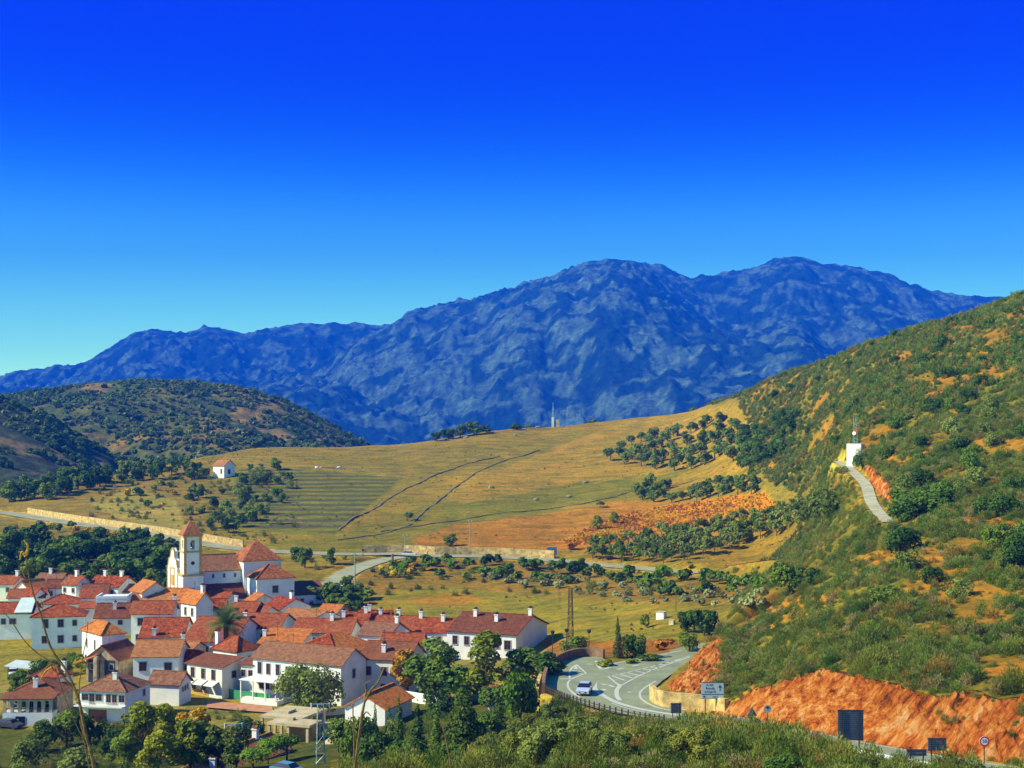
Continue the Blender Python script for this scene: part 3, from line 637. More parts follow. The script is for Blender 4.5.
nm = (GY < 176) & (GY > 90) & (UX[:, None] > 345) & VIS & (cut == 0) & (~(hillm & (GY > 130) & (VPX > 700)))
P, s, k = sample(nm*np.where((VPX > 825) & (GY > 102), .22, 1), 1.9, .4, 1.15, NEARK, clump=.35+.65*shade)
free0 = free; free = (dR1 > 4.9)
P3, s3, k3 = sample((dR1 < 8) & (VPX > 690) & (VPX < 1080) & (GX > 0) & (cut == 0), .8, .25, .7, NEARK[4:]); free = free0
free = (dj > .9) & (dR1 > 6); P4, s4, k4 = sample((GY > 174) & (GY < 204) & (VPX > 470) & (VPX < 640) & (VROW > 680) & (dj > .9), 1.1, .4, 1.2, NEARK); free = free0; P3 = np.concatenate([P3, P4]); s3 = np.concatenate([s3, s4]); k3 = np.concatenate([k3, k4-4])
P2, s2, k2 = sample((cutm > 0) & (cut > .5), .4*(fbm(GX/3, GY/3, 2, 61) > .55), .2, .75, NEARK); P = np.concatenate([P, P2]); s = np.concatenate([s, s2]); k = np.concatenate([k, k2]); P = np.concatenate([P, P3]); s = np.concatenate([s, s3]); k = np.clip(np.concatenate([k, k3+4]), 0, len(NEARK)-1)
P2, s2, k2 = sample((nm & (GY > 96) & (GY < 142))*(1+2.2*((VPX > 690) & (VPX < 835) & (GY > 112)))*((VPX < 850) | (GY < 102)), .13, 1.2, 2.3, BIGK); scatter('bushes', P2, s2, BIGK, k2, 'larger feathery olive bushes standing in the scrub below the road')
scatter('scrub', P, s, NEARK, k, 'mixed green and brown scrub filling the slope below the road')
hm1 = hillm & (GY < 310) & VIS & (cut == 0); hclump = (.15+.85*(1-org[..., 0]))*(.35+.65*shade)
kk = [o.copy() for o in NEARK[:6]+NEARK[6:]]
P, s, k = sample(hm1, 2.1, .35, 1.25, NEARK, clump=hclump)
kk = [bpy.data.objects.new('k', o.data) for o in NEARK]
kb = [bpy.data.objects.new('k', o.data) for o in BIGK]; P2, s2, k2 = sample(hm1, .055, 1.0, 2.3, kb, clump=hclump); scatter('bushes', P2, s2, kb, k2, 'larger feathery bushes in the scrub of the right hillside')
scatter('scrub', P, s, kk, k, 'dense mediterranean scrub on the lower part of the right hillside')
hm2 = hillm & (GY >= 310) & (GY < 720) & (VROW < 560) & VIS
P, s, k = sample(hm2, 1.3, .5, 1.4, MIDK, clump=hclump)
scatter('scrub', P, s, MIDK, k, 'scrub and small bushes on the upper part of the right hillside')
vm = inpoly(VPX+nx*8, VROW+ny*4, [(560,545),(590,527),(640,511),(700,501),(768,493),(775,505),(745,514),(700,522),(640,535),(600,546)]) & (GY > 300)
P, s, k = sample(vm, 1.1, .25, .55, VINEK); scatter('vineyard', P, s, VINEK, k, 'low orange autumn vines covering the sloping field')
fm = ((GY > 235) & (GY < 700) & (VPX > 180) & (VPX < 800) & ~hillm & (VROW < 650) & (VROW > 415)) & ((VPX > 365) | (VROW < 560))
P, s, k = sample(fm, .045, .15, .55, TUFTK, clump=sstep(.35, .65, fbm(GX/14, GY/14, 3, 91))); scatter('dry_grass', P, s, TUFTK, k, 'sparse tufts of dry grass and weeds over the fields')
gm = (GY > 150) & (GY < 236) & (VPX > -60) & (VPX < 560) & (VROW > 712) & (np.hypot((VPX-300)/70, (VROW-745)/45) > 1)
kk = [bpy.data.objects.new('k', o.data) for o in NEARK]
P, s, k = sample(gm, .16, .5, 1.4, kk, clump=shade); scatter('undergrowth', P, s, kk, k, 'undergrowth in the gardens at the bottom left')
mmk = (((VPX > 185) & (VPX < 350) & (VROW > 555) & (VROW < 606)) | ((VPX > 90) & (VPX < 300) & (VROW > 475) & (VROW < 545)) | ((VPX > -20) & (VPX < 190) & (VROW > 528) & (VROW < 600)) | ((VPX > 350) & (VPX < 790) & (VROW > 560) & (VROW < 596))) & (GY > 280) & (GY < 620) & ~hillm
kk = [bpy.data.objects.new('k', o.data) for o in MIDK]
P, s, k = sample(mmk, .035, .5, 1.5, kk, clump=shade); scatter('scrub', P, s, kk, k, 'low scrub on the banks along the middle road')
# scrub on the two hills at the left
def hillscatter(H, n, s0, s1, name, label, kinds):
    X, D, Z, ux = H; c = RG.integers(0, X.size, n); x, y, z = X.ravel()[c], D.ravel()[c], Z.ravel()[c]
    kk = [bpy.data.objects.new('k', o.data) for o in kinds]
    k = np.clip((fbm(x/40, y/40, 2, 5)*1.4-.2+RG.normal(size=n)*.15)*len(kk), 0, len(kk)-1).astype(int)
    keep = fbm(x/45, y/45, 3, 14) < .58
    P = np.stack([x, y, z-.3], 1)[keep]; scatter(name, P, (RG.uniform(0, 1, n)**2*(s1-s0)+s0)[keep], kk, k[keep], label)
hillscatter(HA, 22000, 1.0, 3.6, 'scrub', 'dark scrub clothing the middle distance hill', FARK)
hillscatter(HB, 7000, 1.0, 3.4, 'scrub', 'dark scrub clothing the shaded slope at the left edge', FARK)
# ------------------------------------------------------------ building kit
def roofmat(name, c1, c2, c3):
    m = bpy.data.materials.new(name); m.use_nodes = True; t = m.node_tree; b = t.nodes['Principled BSDF']
    b.inputs['Roughness'].default_value = .9; b.inputs['Specular IOR Level'].default_value = .15
    co = t.nodes.new('ShaderNodeTexCoord'); oi = t.nodes.new('ShaderNodeObjectInfo')
    ad = t.nodes.new('ShaderNodeVectorMath'); ad.operation = 'ADD'; cx = t.nodes.new('ShaderNodeVectorMath'); cx.operation = 'SCALE'
    t.links.new(oi.outputs['Location'], cx.inputs[0]); cx.inputs['Scale'].default_value = 3.7
    t.links.new(co.outputs['Object'], ad.inputs[0]); t.links.new(cx.outputs[0], ad.inputs[1])
    n1 = t.nodes.new('ShaderNodeTexNoise'); n1.inputs['Scale'].default_value = 1.5; n1.inputs['Detail'].default_value = 8; n1.inputs['Roughness'].default_value = .8
    t.links.new(ad.outputs[0], n1.inputs['Vector'])
    r = t.nodes.new('ShaderNodeValToRGB'); r.color_ramp.elements[0].position = .41; r.color_ramp.elements[0].color = tuple(c3)+(1,)
    r.color_ramp.elements[1].position = .60; r.color_ramp.elements[1].color = tuple(c2)+(1,); q = r.color_ramp.elements.new(.5); q.color = tuple(c1)+(1,)
    t.links.new(n1.outputs['Fac'], r.inputs[0])
    hm_ = t.nodes.new('ShaderNodeMath'); hm_.operation = 'MULTIPLY'; hm_.inputs[1].default_value = .34; t.links.new(oi.outputs['Random'], hm_.inputs[0])
    n9 = t.nodes.new('ShaderNodeTexNoise'); n9.inputs['Scale'].default_value = .28; n9.inputs['Detail'].default_value = 4; t.links.new(ad.outputs[0], n9.inputs['Vector'])
    h9 = t.nodes.new('ShaderNodeMath'); h9.operation = 'MULTIPLY'; t.links.new(n9.outputs['Fac'], h9.inputs[0]); t.links.new(hm_.outputs[0], h9.inputs[1]); h8 = t.nodes.new('ShaderNodeMath'); h8.operation = 'MULTIPLY'; h8.inputs[1].default_value = 1.9; t.links.new(h9.outputs[0], h8.inputs[0])
    xm = t.nodes.new('ShaderNodeMixRGB'); xm.inputs[2].default_value = (.46,.20,.075,1); t.links.new(h8.outputs[0], xm.inputs[0]); t.links.new(r.outputs[0], xm.inputs[1]); t.links.new(xm.outputs[0], b.inputs['Base Color'])
    wv = t.nodes.new('ShaderNodeTexWave'); wv.inputs['Scale'].default_value = 1.6; wv.inputs['Distortion'].default_value = .6; wv.bands_direction = 'X'
    t.links.new(co.outputs['Object'], wv.inputs['Vector'])
    mm = t.nodes.new('ShaderNodeMath'); mm.operation = 'ADD'; t.links.new(wv.outputs['Fac'], mm.inputs[0]); t.links.new(n1.outputs['Fac'], mm.inputs[1])
    bp = t.nodes.new('ShaderNodeBump'); bp.inputs['Distance'].default_value = .10; bp.inputs['Strength'].default_value = .9
    t.links.new(mm.outputs[0], bp.inputs['Height']); t.links.new(bp.outputs[0], b.inputs['Normal'])
    return m
RM = {'r': roofmat('tile_red', (.36,.055,.012), (.58,.15,.03), (.14,.022,.008)),
      'o': roofmat('tile_orange', (.66,.20,.03), (.78,.32,.06), (.44,.11,.02)),
      'b': roofmat('tile_brown', (.30,.13,.06), (.42,.21,.10), (.16,.07,.035)),
      'd': roofmat('tile_dark', (.20,.055,.022), (.33,.10,.035), (.09,.03,.016)),
      't': roofmat('tile_ochre', (.50,.19,.05), (.62,.28,.08), (.28,.10,.03)),
      'n': roofmat('tile_russet', (.40,.12,.035), (.55,.21,.07), (.18,.055,.02)),
      'w': mat('roof_white', (.62,.72,.60), noise=.15, nscale=.6)}
WM = {'w': mat('whitewash', (.87,.87,.72), noise=.11, nscale=.45, rough=.85),
      'c': mat('cream_wall', (.82,.83,.60), noise=.14, nscale=.5, rough=.85),
      'y': mat('yellow_wall', (.66,.56,.26), noise=.2, nscale=.8, rough=.85),
      's': mat('stone_wall', (.42,.32,.18), noise=.5, nscale=1.2, bump=.06)}
MGl = mat('dark_glass', (.02,.022,.03), rough=.25, spec=.5); MFr = mat('brown_frame', (.16,.07,.035), rough=.7)
MRd = mat('reveal', (.45,.42,.34)); MOch = mat('ochre_trim', (.62,.36,.07), noise=.25, nscale=1.5)
MMt = mat('galvanised', (.33,.42,.36), rough=.5, metal=.4); MDk = mat('dark_metal', (.035,.035,.04), rough=.6)
MWd = mat('weathered_wood', (.10,.075,.05), noise=.4, nscale=4); MBrn = mat('brown_concrete', (.26,.16,.075), noise=.35, nscale=1.2, bump=.02)
MYw = mat('yellow_masonry', (.62,.44,.14), noise=.5, nscale=1.0, bump=.08); MCc = mat('concrete', (.58,.48,.24), noise=.25, nscale=.8)
def slab(mb, q, t=.16, m=0):
    """closed slab, q = 3 or 4 points of the top face (counter-clockwise from above)"""
    q = [Vector(p) for p in q]; n = (q[1]-q[0]).cross(q[2]-q[0]).normalized()
    if n.z < 0: n = -n; q = q[::-1]
    lo = [p-n*t for p in q]; mb.face(q, m); mb.face(lo[::-1], m)
    for i in range(len(q)):
        j = (i+1) % len(q); mb.face([q[j], q[i], lo[i], lo[j]], m)
WINM = {}
def winmesh(w_, h_, frame='w'):
    k = (round(w_, 1), round(h_, 1), frame)
    if k not in WINM:
        mb = MB(); e = .12; x, z = w_/2, h_/2     # local: x across, y outwards negative
        mb.box(-x, x, -.012, .05, -z, z, 0)
        for a in ((-x-e, -x, -z-e, z+e), (x, x+e, -z-e, z+e), (-x, x, z, z+e)): mb.box(a[0], a[1], -.07, .04, a[2], a[3], 1)
        mb.box(-x-.05, x+.05, -.16, .04, -z-e, -z, 1)
        mb.box(-.035, .035, -.035, 0, -z, z, 2); mb.box(-x, x, -.032, 0, z*.25-.03, z*.25+.03, 2)
        mb.box(-x, -x+.07, -.034, 0, -z, z, 2); mb.box(x-.07, x, -.034, 0, -z, z, 2)
        me = bpy.data.meshes.new('window'); me.from_pydata(mb.v, [], mb.f)
        for m in (MGl, MRd if frame == 'w' else MOch, MFr): me.materials.append(m)
        me.polygons.foreach_set('material_index', mb.m); me.update(); WINM[k] = me
    return WINM[k]
def solve(Bx, By, dx, dy, px):
    s = (px-512)/F; return (s*By-Bx)/(dx-s*dy)
def roof_mb(L, W, h, typ, hr, oh=.4, x0=0, y0=0):
    """roof slabs over the rectangle x0..x0+L, y0..y0+W with eaves at h"""
    mb = MB(); x1, y1 = x0+L, y0+W; t = .17
    if typ == 'g':
        k = hr/(W/2); ym = (y0+y1)/2; zl = h-oh*k+t
        slab(mb, [(x0-oh,y0-oh,zl),(x1+oh,y0-oh,zl),(x1+oh,ym,h+hr+t),(x0-oh,ym,h+hr+t)]); slab(mb, [(x1+oh,y1+oh,zl),(x0-oh,y1+oh,zl),(x0-oh,ym,h+hr+t),(x1+oh,ym,h+hr+t)])
        mb.box(x0-oh-.02, x1+oh+.02, ym-.14, ym+.14, h+hr+t-.12, h+hr+t+.10)
    elif typ == 'p':
        k = hr/(L/2); xm = (x0+x1)/2; zl = h-oh*k+t
        slab(mb, [(x0-oh,y0-oh,zl),(xm,y0-oh,h+hr+t),(xm,y1+oh,h+hr+t),(x0-oh,y1+oh,zl)]); slab(mb, [(xm,y0-oh,h+hr+t),(x1+oh,y0-oh,zl),(x1+oh,y1+oh,zl),(xm,y1+oh,h+hr+t)])
        mb.box(xm-.14, xm+.14, y0-oh-.02, y1+oh+.02, h+hr+t-.12, h+hr+t+.10)
    elif typ == 'h':
        m = min(L, W)/2; a, b, c, d = x0-oh, x1+oh, y0-oh, y1+oh; m += oh
        if L >= W: r1, r2 = (a+m, (c+d)/2, h+hr+t), (b-m, (c+d)/2, h+hr+t); qs = [[(a,c),(b,c),r2,r1], [(b,d),(a,d),r1,r2], [(a,d),(a,c),r1], [(b,c),(b,d),r2]]
        else: r1, r2 = ((a+b)/2, c+m, h+hr+t), ((a+b)/2, d-m, h+hr+t); qs = [[(a,d),(a,c),r1,r2], [(b,c),(b,d),r2,r1], [(a,c),(b,c),r1], [(b,d),(a,d),r2]]
        z = h-.05
        for q in qs:
            P = [(*p, z) if len(p) == 2 else p for p in q]
            if len(P) == 4 and (Vector(P[2])-Vector(P[3])).length < .01: P = P[:3]
            slab(mb, P, t)
        for p in ((a,c),(b,c)):
            r = r1 if (p[0] == a or L < W) else r2
            mb.tube([(p[0], p[1], z+.03), (r[0], r[1], r[2]+.03)], .13, 5)
    elif typ in 'sS':
        za, zb = (h, h+hr) if typ == 's' else (h+hr, h)
        slab(mb, [(x0-oh,y0-oh,za+t),(x1+oh,y0-oh,za+t),(x1+oh,y1+oh,zb+t),(x0-oh,y1+oh,zb+t)])
    elif typ == 'z':     # rises left to right
        slab(mb, [(x0-oh,y0-oh,h+t),(x1+oh,y0-oh,h+hr+t),(x1+oh,y1+oh,h+hr+t),(x0-oh,y1+oh,h+t)])
    else:
        mb.box(x0-.05, x1+.05, y0-.05, y1+.05, h, h+.2); mb.box(x0-.05, x1+.05, y0-.05, y0+.2, h+.2, h+.6); mb.box(x0-.05, x0+.2, y0+.2, y1+.05, h+.2, h+.6); mb.box(x1-.2, x1+.05, y0+.2, y1+.05, h+.2, h+.6)
    return mb
def wall_mb(L, W, h, typ, hr, x0=0, y0=0, z0=-3.0):
    mb = MB(); x1, y1 = x0+L, y0+W; c = lambda x, y, z: (x, y, z)
    zf = h; top = {(x0,y0):h, (x1,y0):h, (x1,y1):h, (x0,y1):h}
    if typ == 's': top[(x0,y1)] = top[(x1,y1)] = h+hr
    if typ == 'S': top[(x0,y0)] = top[(x1,y0)] = h+hr
    if typ == 'z': top[(x1,y0)] = top[(x1,y1)] = h+hr
    K = [(x0,y0),(x1,y0),(x1,y1),(x0,y1)]
    for i in range(4):
        a, b = K[i], K[(i+1) % 4]; P = [(*a, z0), (*b, z0), (*b, top[b]), (*a, top[a])]
        if (typ == 'g' and i in (1, 3)) or (typ == 'p' and i in (0, 2)):
            P.insert(3, ((a[0]+b[0])/2, (a[1]+b[1])/2, h+hr))
        mb.face(P)
    mb.face([(*k, z0) for k in reversed(K)])
    if typ in 'gp':
        if typ == 'g': ym = (y0+y1)/2; mb.face([(x0,y0,h),(x1,y0,h),(x1,ym,h+hr),(x0,ym,h+hr)]); mb.face([(x0,ym,h+hr),(x1,ym,h+hr),(x1,y1,h),(x0,y1,h)])
        else: xm = (x0+x1)/2; mb.face([(x0,y0,h),(xm,y0,h+hr),(xm,y1,h+hr),(x0,y1,h)]); mb.face([(xm,y0,h+hr),(x1,y0,h),(x1,y1,h),(xm,y1,h+hr)])
    else: mb.face([(*k, top[k]) for k in K])
    return mb
def put_win(root, L, W, face, u, z, w_, h_, frame='w', name='window'):
    o = link(name, winmesh(w_, h_, frame), root)
    if face == 'F': o.location = (u*L, 0, z)
    elif face == 'R': o.location = (L, u*W, z); o.rotation_euler = (0, 0, R(90))
    elif face == 'L': o.location = (0, (1-u)*W, z); o.rotation_euler = (0, 0, R(-90))
    return o
def chimney(root, roof, x, y, z, s=.7, hh=1.3):
    mb = MB(); mb.box(x-s/2, x+s/2, y-s/2, y+s/2, z-1.2, z+hh, 0); mb.box(x-s/2-.1, x+s/2+.1, y-s/2-.1, y+s/2+.1, z+hh, z+hh+.14, 0)
    slab(mb, [(x-s*.55,y-s*.6,z+hh+.3),(x,y-s*.6,z+hh+.62),(x,y+s*.6,z+hh+.62),(x-s*.55,y+s*.6,z+hh+.3)], .06, 1); slab(mb, [(x,y-s*.6,z+hh+.62),(x+s*.55,y-s*.6,z+hh+.3),(x+s*.55,y+s*.6,z+hh+.3),(x,y+s*.6,z+hh+.62)], .06, 1)
    mb.box(x-s*.3, x+s*.3, y-s*.3, y+s*.3, z+hh+.14, z+hh+.34, 1)
    return mb.build('chimney', [WM['w'], RM['d']], roof)
HL = {}
def house(label, xL, yE, h, xR, rot, W=None, x3=None, roof='g', hr=1.6, rm='r', wm='w', wins=(), ch=(), dz=0.0, cat='house', name='house', group=None, D=None, hs=1.0):
    H0 = h; h = h*hs
    if D is None:
        p = gp(xL, yE, h+dz, 195)
    else:
        x, y, z = wp(xL, yE, D); p = Vector((x, y, z-h-dz))
    zb = (HZ-yE)/F*p.y-h
    r = R(rot); dx, dy = math.cos(r), math.sin(r); L = solve(p.x, p.y, dx, dy, xR)
    Bx, By = p.x+dx*L, p.y+dy*L
    if x3 is not None: W = solve(Bx, By, -dy, dx, x3)
    L = max(2, L); W = min(22, max(2, W))
    if typ_bad(L, W): print('HOUSE', label, round(L, 1), round(W, 1), round(p.y))
    root = empty(name, (p.x, p.y, zb), r, label, cat, group); h = H0; root.scale = (1, 1, hs); hr = hr/hs
    if len(label.split()) > 16: print('LABEL', len(label.split()), label)
    if not wins and h > 3.3 and D is None: wins = row('F', 2 if L < 9 else 3, h-1.3, .8, 1.0, .2, .8)
    wo = wall_mb(L, W, h, roof, hr).build('wall', WM[wm], root)
    ro = roof_mb(L, W, h, roof, hr).build('roof', [RM[rm]] if roof != 'f' else [WM[wm]], root)
    for q in wins: put_win(root, L, W, *q)
    for u, v in ch:
        zc = {'g': h+hr*(1-abs(2*v-1)), 'p': h+hr*(1-abs(2*u-1)), 's': h+hr*v, 'S': h+hr*(1-v), 'z': h+hr*u, 'f': h, 'h': h+hr*.7}[roof]
        chimney(root, ro, u*L, v*W, zc)
    root['L'] = L; root['W'] = W
    HL[label] = (root, L, W, ro)
    return root, L, W, ro
def typ_bad(L, W): return L > 40 or L < 3 or W > 20 or W < 3
def row(face, n, z, w_, h_, u0=.15, u1=.85): return [(face, u0+(u1-u0)*k/max(1, n-1), z, w_, h_) for k in range(n)]
G = 'white village houses with tiled roofs'
H = lambda *a, **k: house(*a, group=G, **k)
# --- far left block
H('pale green rendered house with red roof cut by the left photo edge', -14, 584, 4, 13, -8, W=7, roof='g', rm='r', wm='c', ch=[(.9,.5)])
H('long blue shaded house with two windows and a mint lean-to on its roof', -12, 614, 5.5, 32, 8, W=9, roof='g', hr=1.7, rm='r', wins=[('F',.35,3.9,.9,1.1),('F',.56,3.9,1.3,1.1)], ch=[])
H('blue shaded two storey house with hipped red roof directly above the meadow', 32, 617, 6.6, 84, 12, W=8, roof='h', hr=1.7, rm='r', wins=[('F',.26,5.2,1,1.7),('F',.55,5.2,1.1,1.5),('F',.82,5.2,.8,1.1),('F',.55,2,1.1,1.5),('F',.82,2.1,.8,1.1),('F',.24,2,1,1.4)])
H('low white house whose red roof shows behind the blue two storey house', 40, 604, 3.5, 79, 8, W=8, roof='h', hr=1.6, rm='r', wins=[('F',.36,2.6,.8,.7),('F',.5,2.6,.8,.7)])
H('white house with small red roof beside a white gable, third row from the blue house', 8, 598, 3, 44, 6, W=6, roof='g', hr=1.6, rm='r')
H('small orange roofed house with white gable near the left edge', 15, 588, 4, 29, -30, W=6, roof='p', hr=1.7, rm='o')
H('low house with dark red roof right of the small orange roofed one', 46, 588, 3.5, 70, 5, W=6, roof='g', hr=1.6, rm='d')
H('pale white house with blind wall and lit gable below the hollow trees', 62, 584, 5.2, 76, -28, x3=92, roof='g', hr=1.7, rm='r', ch=[(.5,.5)])
H('long red roofed house with chimney on the upper edge of the old town', 88, 586, 4.5, 118, -18, W=8, roof='g', hr=2.0, rm='r', ch=[(.25,.5),(.8,.5)])
H('house with dark brown roof and a row of shadowed windows in the upper left', 81, 595, 3.5, 106, 6, W=7, roof='g', hr=2.0, rm='d', wins=row('F',3,2.2,1.1,1.2))
H('narrow house with bright red lean-to roof over two blue shadowed windows', 81, 599, 4, 97, 8, W=5, roof='s', hr=1.6, rm='r', wins=[('F',.3,2.8,1,1.2),('F',.7,2.8,1,1.2)])
H('plain windowless blue shaded wall house with flat roof', 96, 599, 5.2, 127, 6, W=7, roof='f', wm='w')
H('small red roofed annex below the shadowed windows', 80, 609, 3, 96, 10, W=4, roof='s', hr=1.1, rm='r')
H('dark red roofed house directly left of the mint fronted two storey house', 95, 618, 3.6, 131, 7, W=9, roof='g', hr=2.4, rm='d', wins=[('F',.12,2.6,.9,.8),('F',.7,2.6,.9,.9)], ch=[(.5,.3)])
H('white house with a lit yellow green gable and orange red roof left of the church', 130, 590, 5, 142, -52, x3=169, roof='g', hr=2.1, rm='o', wm='c', wins=[('F',.35,3.2,.8,1.4),('F',.75,3.2,.8,1.4)])
H('low brown roofed house between the yellow green gable and the mint fronted house', 128, 603, 3.4, 178, 2, W=7, roof='g', hr=1.7, rm='t')
H('mint shaded two storey house with red roof and two dark windows', 131, 614, 6.6, 171, 4, W=8, roof='g', hr=2.0, rm='r', wins=[('F',.24,5,1.2,1.5),('F',.5,5,1.4,1.2),('F',.18,1.8,.9,1.3)], ch=[(.99,.6)])
H('tall narrow white house with bright orange hipped roof beside the meadow', 82, 629.5, 6.8, 102, -50, x3=125, roof='h', hr=1.8, rm='o', wins=[('F',.25,4.6,.5,1.5),('F',.65,4.6,.5,1.7),('F',.2,1.9,.6,.7),('F',.6,1.9,.6,.7)], ch=[])
H('large house with deep red roof and dark glazed doors left of the biggest roof', 140, 637.5, 4.2, 183, 3, W=12, roof='g', hr=2.9, rm='r', wins=[('F',.1,2.4,2.2,2.2)], ch=[(.32,.05)])
H('hall with the biggest deep red roof, directly left of the palm', 183, 641, 4.4, 232, -10, W=17, roof='g', hr=3.4, rm='r', wins=[('F',.15,2.6,1.6,2.2),('F',.4,2.4,2.2,2.4)])
H('grey gabled outbuilding in front of the deep red roof', 156, 640, 3.6, 180, 12, W=6, roof='p', hr=1.1, rm='r')
H('white fronted house with broad orange red roof and grey gable just below the church', 181, 601.5, 5.6, 196, -44, x3=213, roof='g', hr=2.3, rm='o', wins=[('F',.3,3.7,.7,1.6),('F',.75,3.7,.7,1.6)], ch=[(.9,.5)])
H('orange red roofed house directly left of the broad orange red roof', 158, 599, 4, 182, -10, W=7, roof='g', hr=2.0, rm='o')
H('long low house with red roof and pale wall behind the palm crown', 197, 610, 3.6, 225, 8, W=7, roof='g', hr=1.8, rm='r')
H('red roofed house with dark arched gable right of the palm top', 229, 613, 3.6, 253, -8, x3=266, roof='g', hr=1.9, rm='r', ch=[(.02,.5)])
H('small orange roofed house with mint gable in front of the church transept', 245, 600.5, 3.5, 253, -46, x3=274, roof='g', hr=1.4, rm='o', wm='c')
H('red roofed house with wide blue grey gable at the upper right of the old town', 262, 608, 3.4, 279, -40, x3=311, roof='g', hr=2.0, rm='r', ch=[(.8,.5)])
H('small dark house with round vent gable behind the palm', 252, 614, 3.2, 262, -35, x3=280, roof='g', hr=1.4, rm='r')
H('long white house with deep red roof and mint gable right of the palm', 240, 628, 5.0, 278, -10, x3=296, roof='g', hr=2.2, rm='r', wm='c', wins=[('F',.35,3.2,.9,1.6),('F',.6,3.2,.9,1.6),('F',.85,3.2,.9,1.6)], ch=[(.0,.3)])
H('house with mottled orange brown roof and long grey gable', 270, 621.5, 3.8, 304, -34, x3=346, roof='g', hr=2.0, rm='t')
H('cream house with deep red roof, chimney and small yellow framed windows', 293, 632, 4.6, 350, -9, W=8, roof='g', hr=2.1, rm='r', wm='c', wins=[('F',.2,3,.7,1.1),('F',.38,3,.8,1.3)], ch=[(.6,.45)])
H('short red roofed house with white chimneys behind the brown roofed terrace', 340, 624, 3.6, 366, -6, W=8, roof='g', hr=1.8, rm='r', ch=[(.85,.5),(.05,.3)])
H('red roofed house with broad white verge at the end of the short terrace', 357, 622.5, 3.6, 388, -4, W=8, roof='g', hr=1.9, rm='r', ch=[(.3,.5),(.7,.3)])
H('bright orange tiled long low house with a cornice of small teeth', 258, 645, 3.6, 299, -9, W=8, roof='s', hr=2.0, rm='o', wm='c', ch=[(.0,.5)])
H('large house with hipped roof, red on one side and orange on the other', 289, 651, 4.8, 336, -28, x3=378, roof='h', hr=2.7, rm='r', wm='w', wins=[('R',.25,3.4,1.4,1.4),('R',.62,3.4,1,1.6)])
H('white hip roofed house in front of the palm trunk', 213, 648.5, 5.2, 237, -38, x3=259, roof='h', hr=2.2, rm='r', wm='c', wins=[('F',.2,3.4,.9,1.8),('F',.7,3.4,.9,1.6),('R',.62,3.1,1,2)], ch=[(.02,.2)])
LB = H('long white two storey building with greyish brown roof behind the round olive tree', 253, 657.5, 8.6, 341, -27, x3=366, roof='g', hr=2.2, rm='b', hs=.81, wins=[('F',.08,6.6,.8,2.4),('F',.18,6.5,.8,2.2),('F',.29,6.5,.8,2.2),('F',.40,6.4,.7,1.9),('F',.45,6.4,.7,1.9),('F',.50,6.4,.7,1.9),('F',.58,6.4,.7,1.9),('R',.5,6.3,.8,1.8),('F',.1,3.1,.9,1.6),('F',.17,3.1,.9,1.6),('F',.24,3.1,.9,1.6),('F',.31,3.1,.9,1.6),('F',.38,3.1,.9,1.6)])
H('white house with three tall windows above small awnings', 187, 663.5, 7.2, 222, -34, x3=241, roof='s', hr=1.2, rm='d', wm='c', hs=.71, wins=[('F',.17,5.3,.9,2.4),('F',.47,5.3,.9,2.4),('F',.76,5.3,.9,2.4),('R',.62,5.2,1,1.6),('F',.2,2.1,1,1.7),('F',.48,1.9,1.1,2.6)])
H('low cream wing with brown red roof joining the white house and the long building', 241, 665, 5.5, 253, -20, W=5, roof='s', hr=1, rm='d', wm='c')
H('mint shaded house with ochre orange roof and two dark windows over a round bush', 133, 657, 5.2, 178, 3, W=10, roof='g', hr=2.1, rm='t', wins=[('F',.22,3.5,1.3,1.6),('F',.78,3.4,1.3,1.5)], ch=[(.98,.6)])
H('small red tiled shed with a mint gable below the biggest red roof', 184, 660, 3.4, 197, -20, x3=206, roof='g', hr=1.5, rm='r')
H('small blue white outbuilding with grey brown roof and tiny gable openings', 149, 683, 3.6, 179, -14, x3=191, roof='g', hr=1.6, rm='b', wins=[('R',.3,2.6,.4,.6),('R',.5,2.7,.4,.7),('R',.7,2.8,.4,.7)])
BH = H('white villa with brown hipped roof, dark shutters and a railed balcony', 80, 690, 7.0, 125, -12, x3=150, roof='h', hr=2.2, rm='b', hs=.72, wins=[('F',.12,5.5,1.1,1.3),('F',.27,5.2,.9,2.1),('F',.42,5.5,1.1,1.4),('F',.64,5.3,.8,1.9),('F',.77,5.2,.8,2.1),('F',.93,5.4,1,1.4),('R',.75,5.3,.7,1.4)], ch=[(.62,.3)])
AH = H('villa with dark red hipped roof and an arcaded terrace on a blue white base', 8, 694.5, 5.6, 57, 2, W=9, roof='h', hr=1.7, rm='d', wm='s', hs=.80, ch=[(.5,.2)])
H('small pale house with low red brown roof just behind the arcaded villa', 33, 676, 3.8, 60, -12, x3=73, roof='h', hr=1.3, rm='r', wins=[('F',.55,1.9,1,1.5)], ch=[(.9,.5)], dz=2.0)
BN = H('brown open fronted barn with sagging dark tiled roof and a stone pillar', 86, 658.5, 4.2, 118, -16, W=8, roof='p', hr=2.3, rm='d', wm='s')
H('white row house with long dark red roof at the right end of the village', 447, 631, 5.4, 516, -22, x3=547, roof='g', hr=2.6, rm='d', wins=[('F',.12,3.8,1,1.6),('F',.29,3.8,1,1.6),('F',.72,3.6,1.3,1.7),('F',.88,3.4,1.3,1.7)], ch=[(.22,.4),(.58,.3),(.98,.5)])
H('white row house with red roof joined to the left of the end row house', 412, 631.5, 4.8, 448, -12, W=8, roof='g', hr=2.1, rm='r', wins=[('F',.3,3.4,.9,1.2),('F',.75,3.4,.9,1.2)], ch=[(.1,.5),(.75,.4)])
H('white row house with darker red roof, third from the right end of the row', 376, 628.5, 4.4, 413, -8, W=8, roof='g', hr=2.0, rm='r', ch=[(.5,.5)])
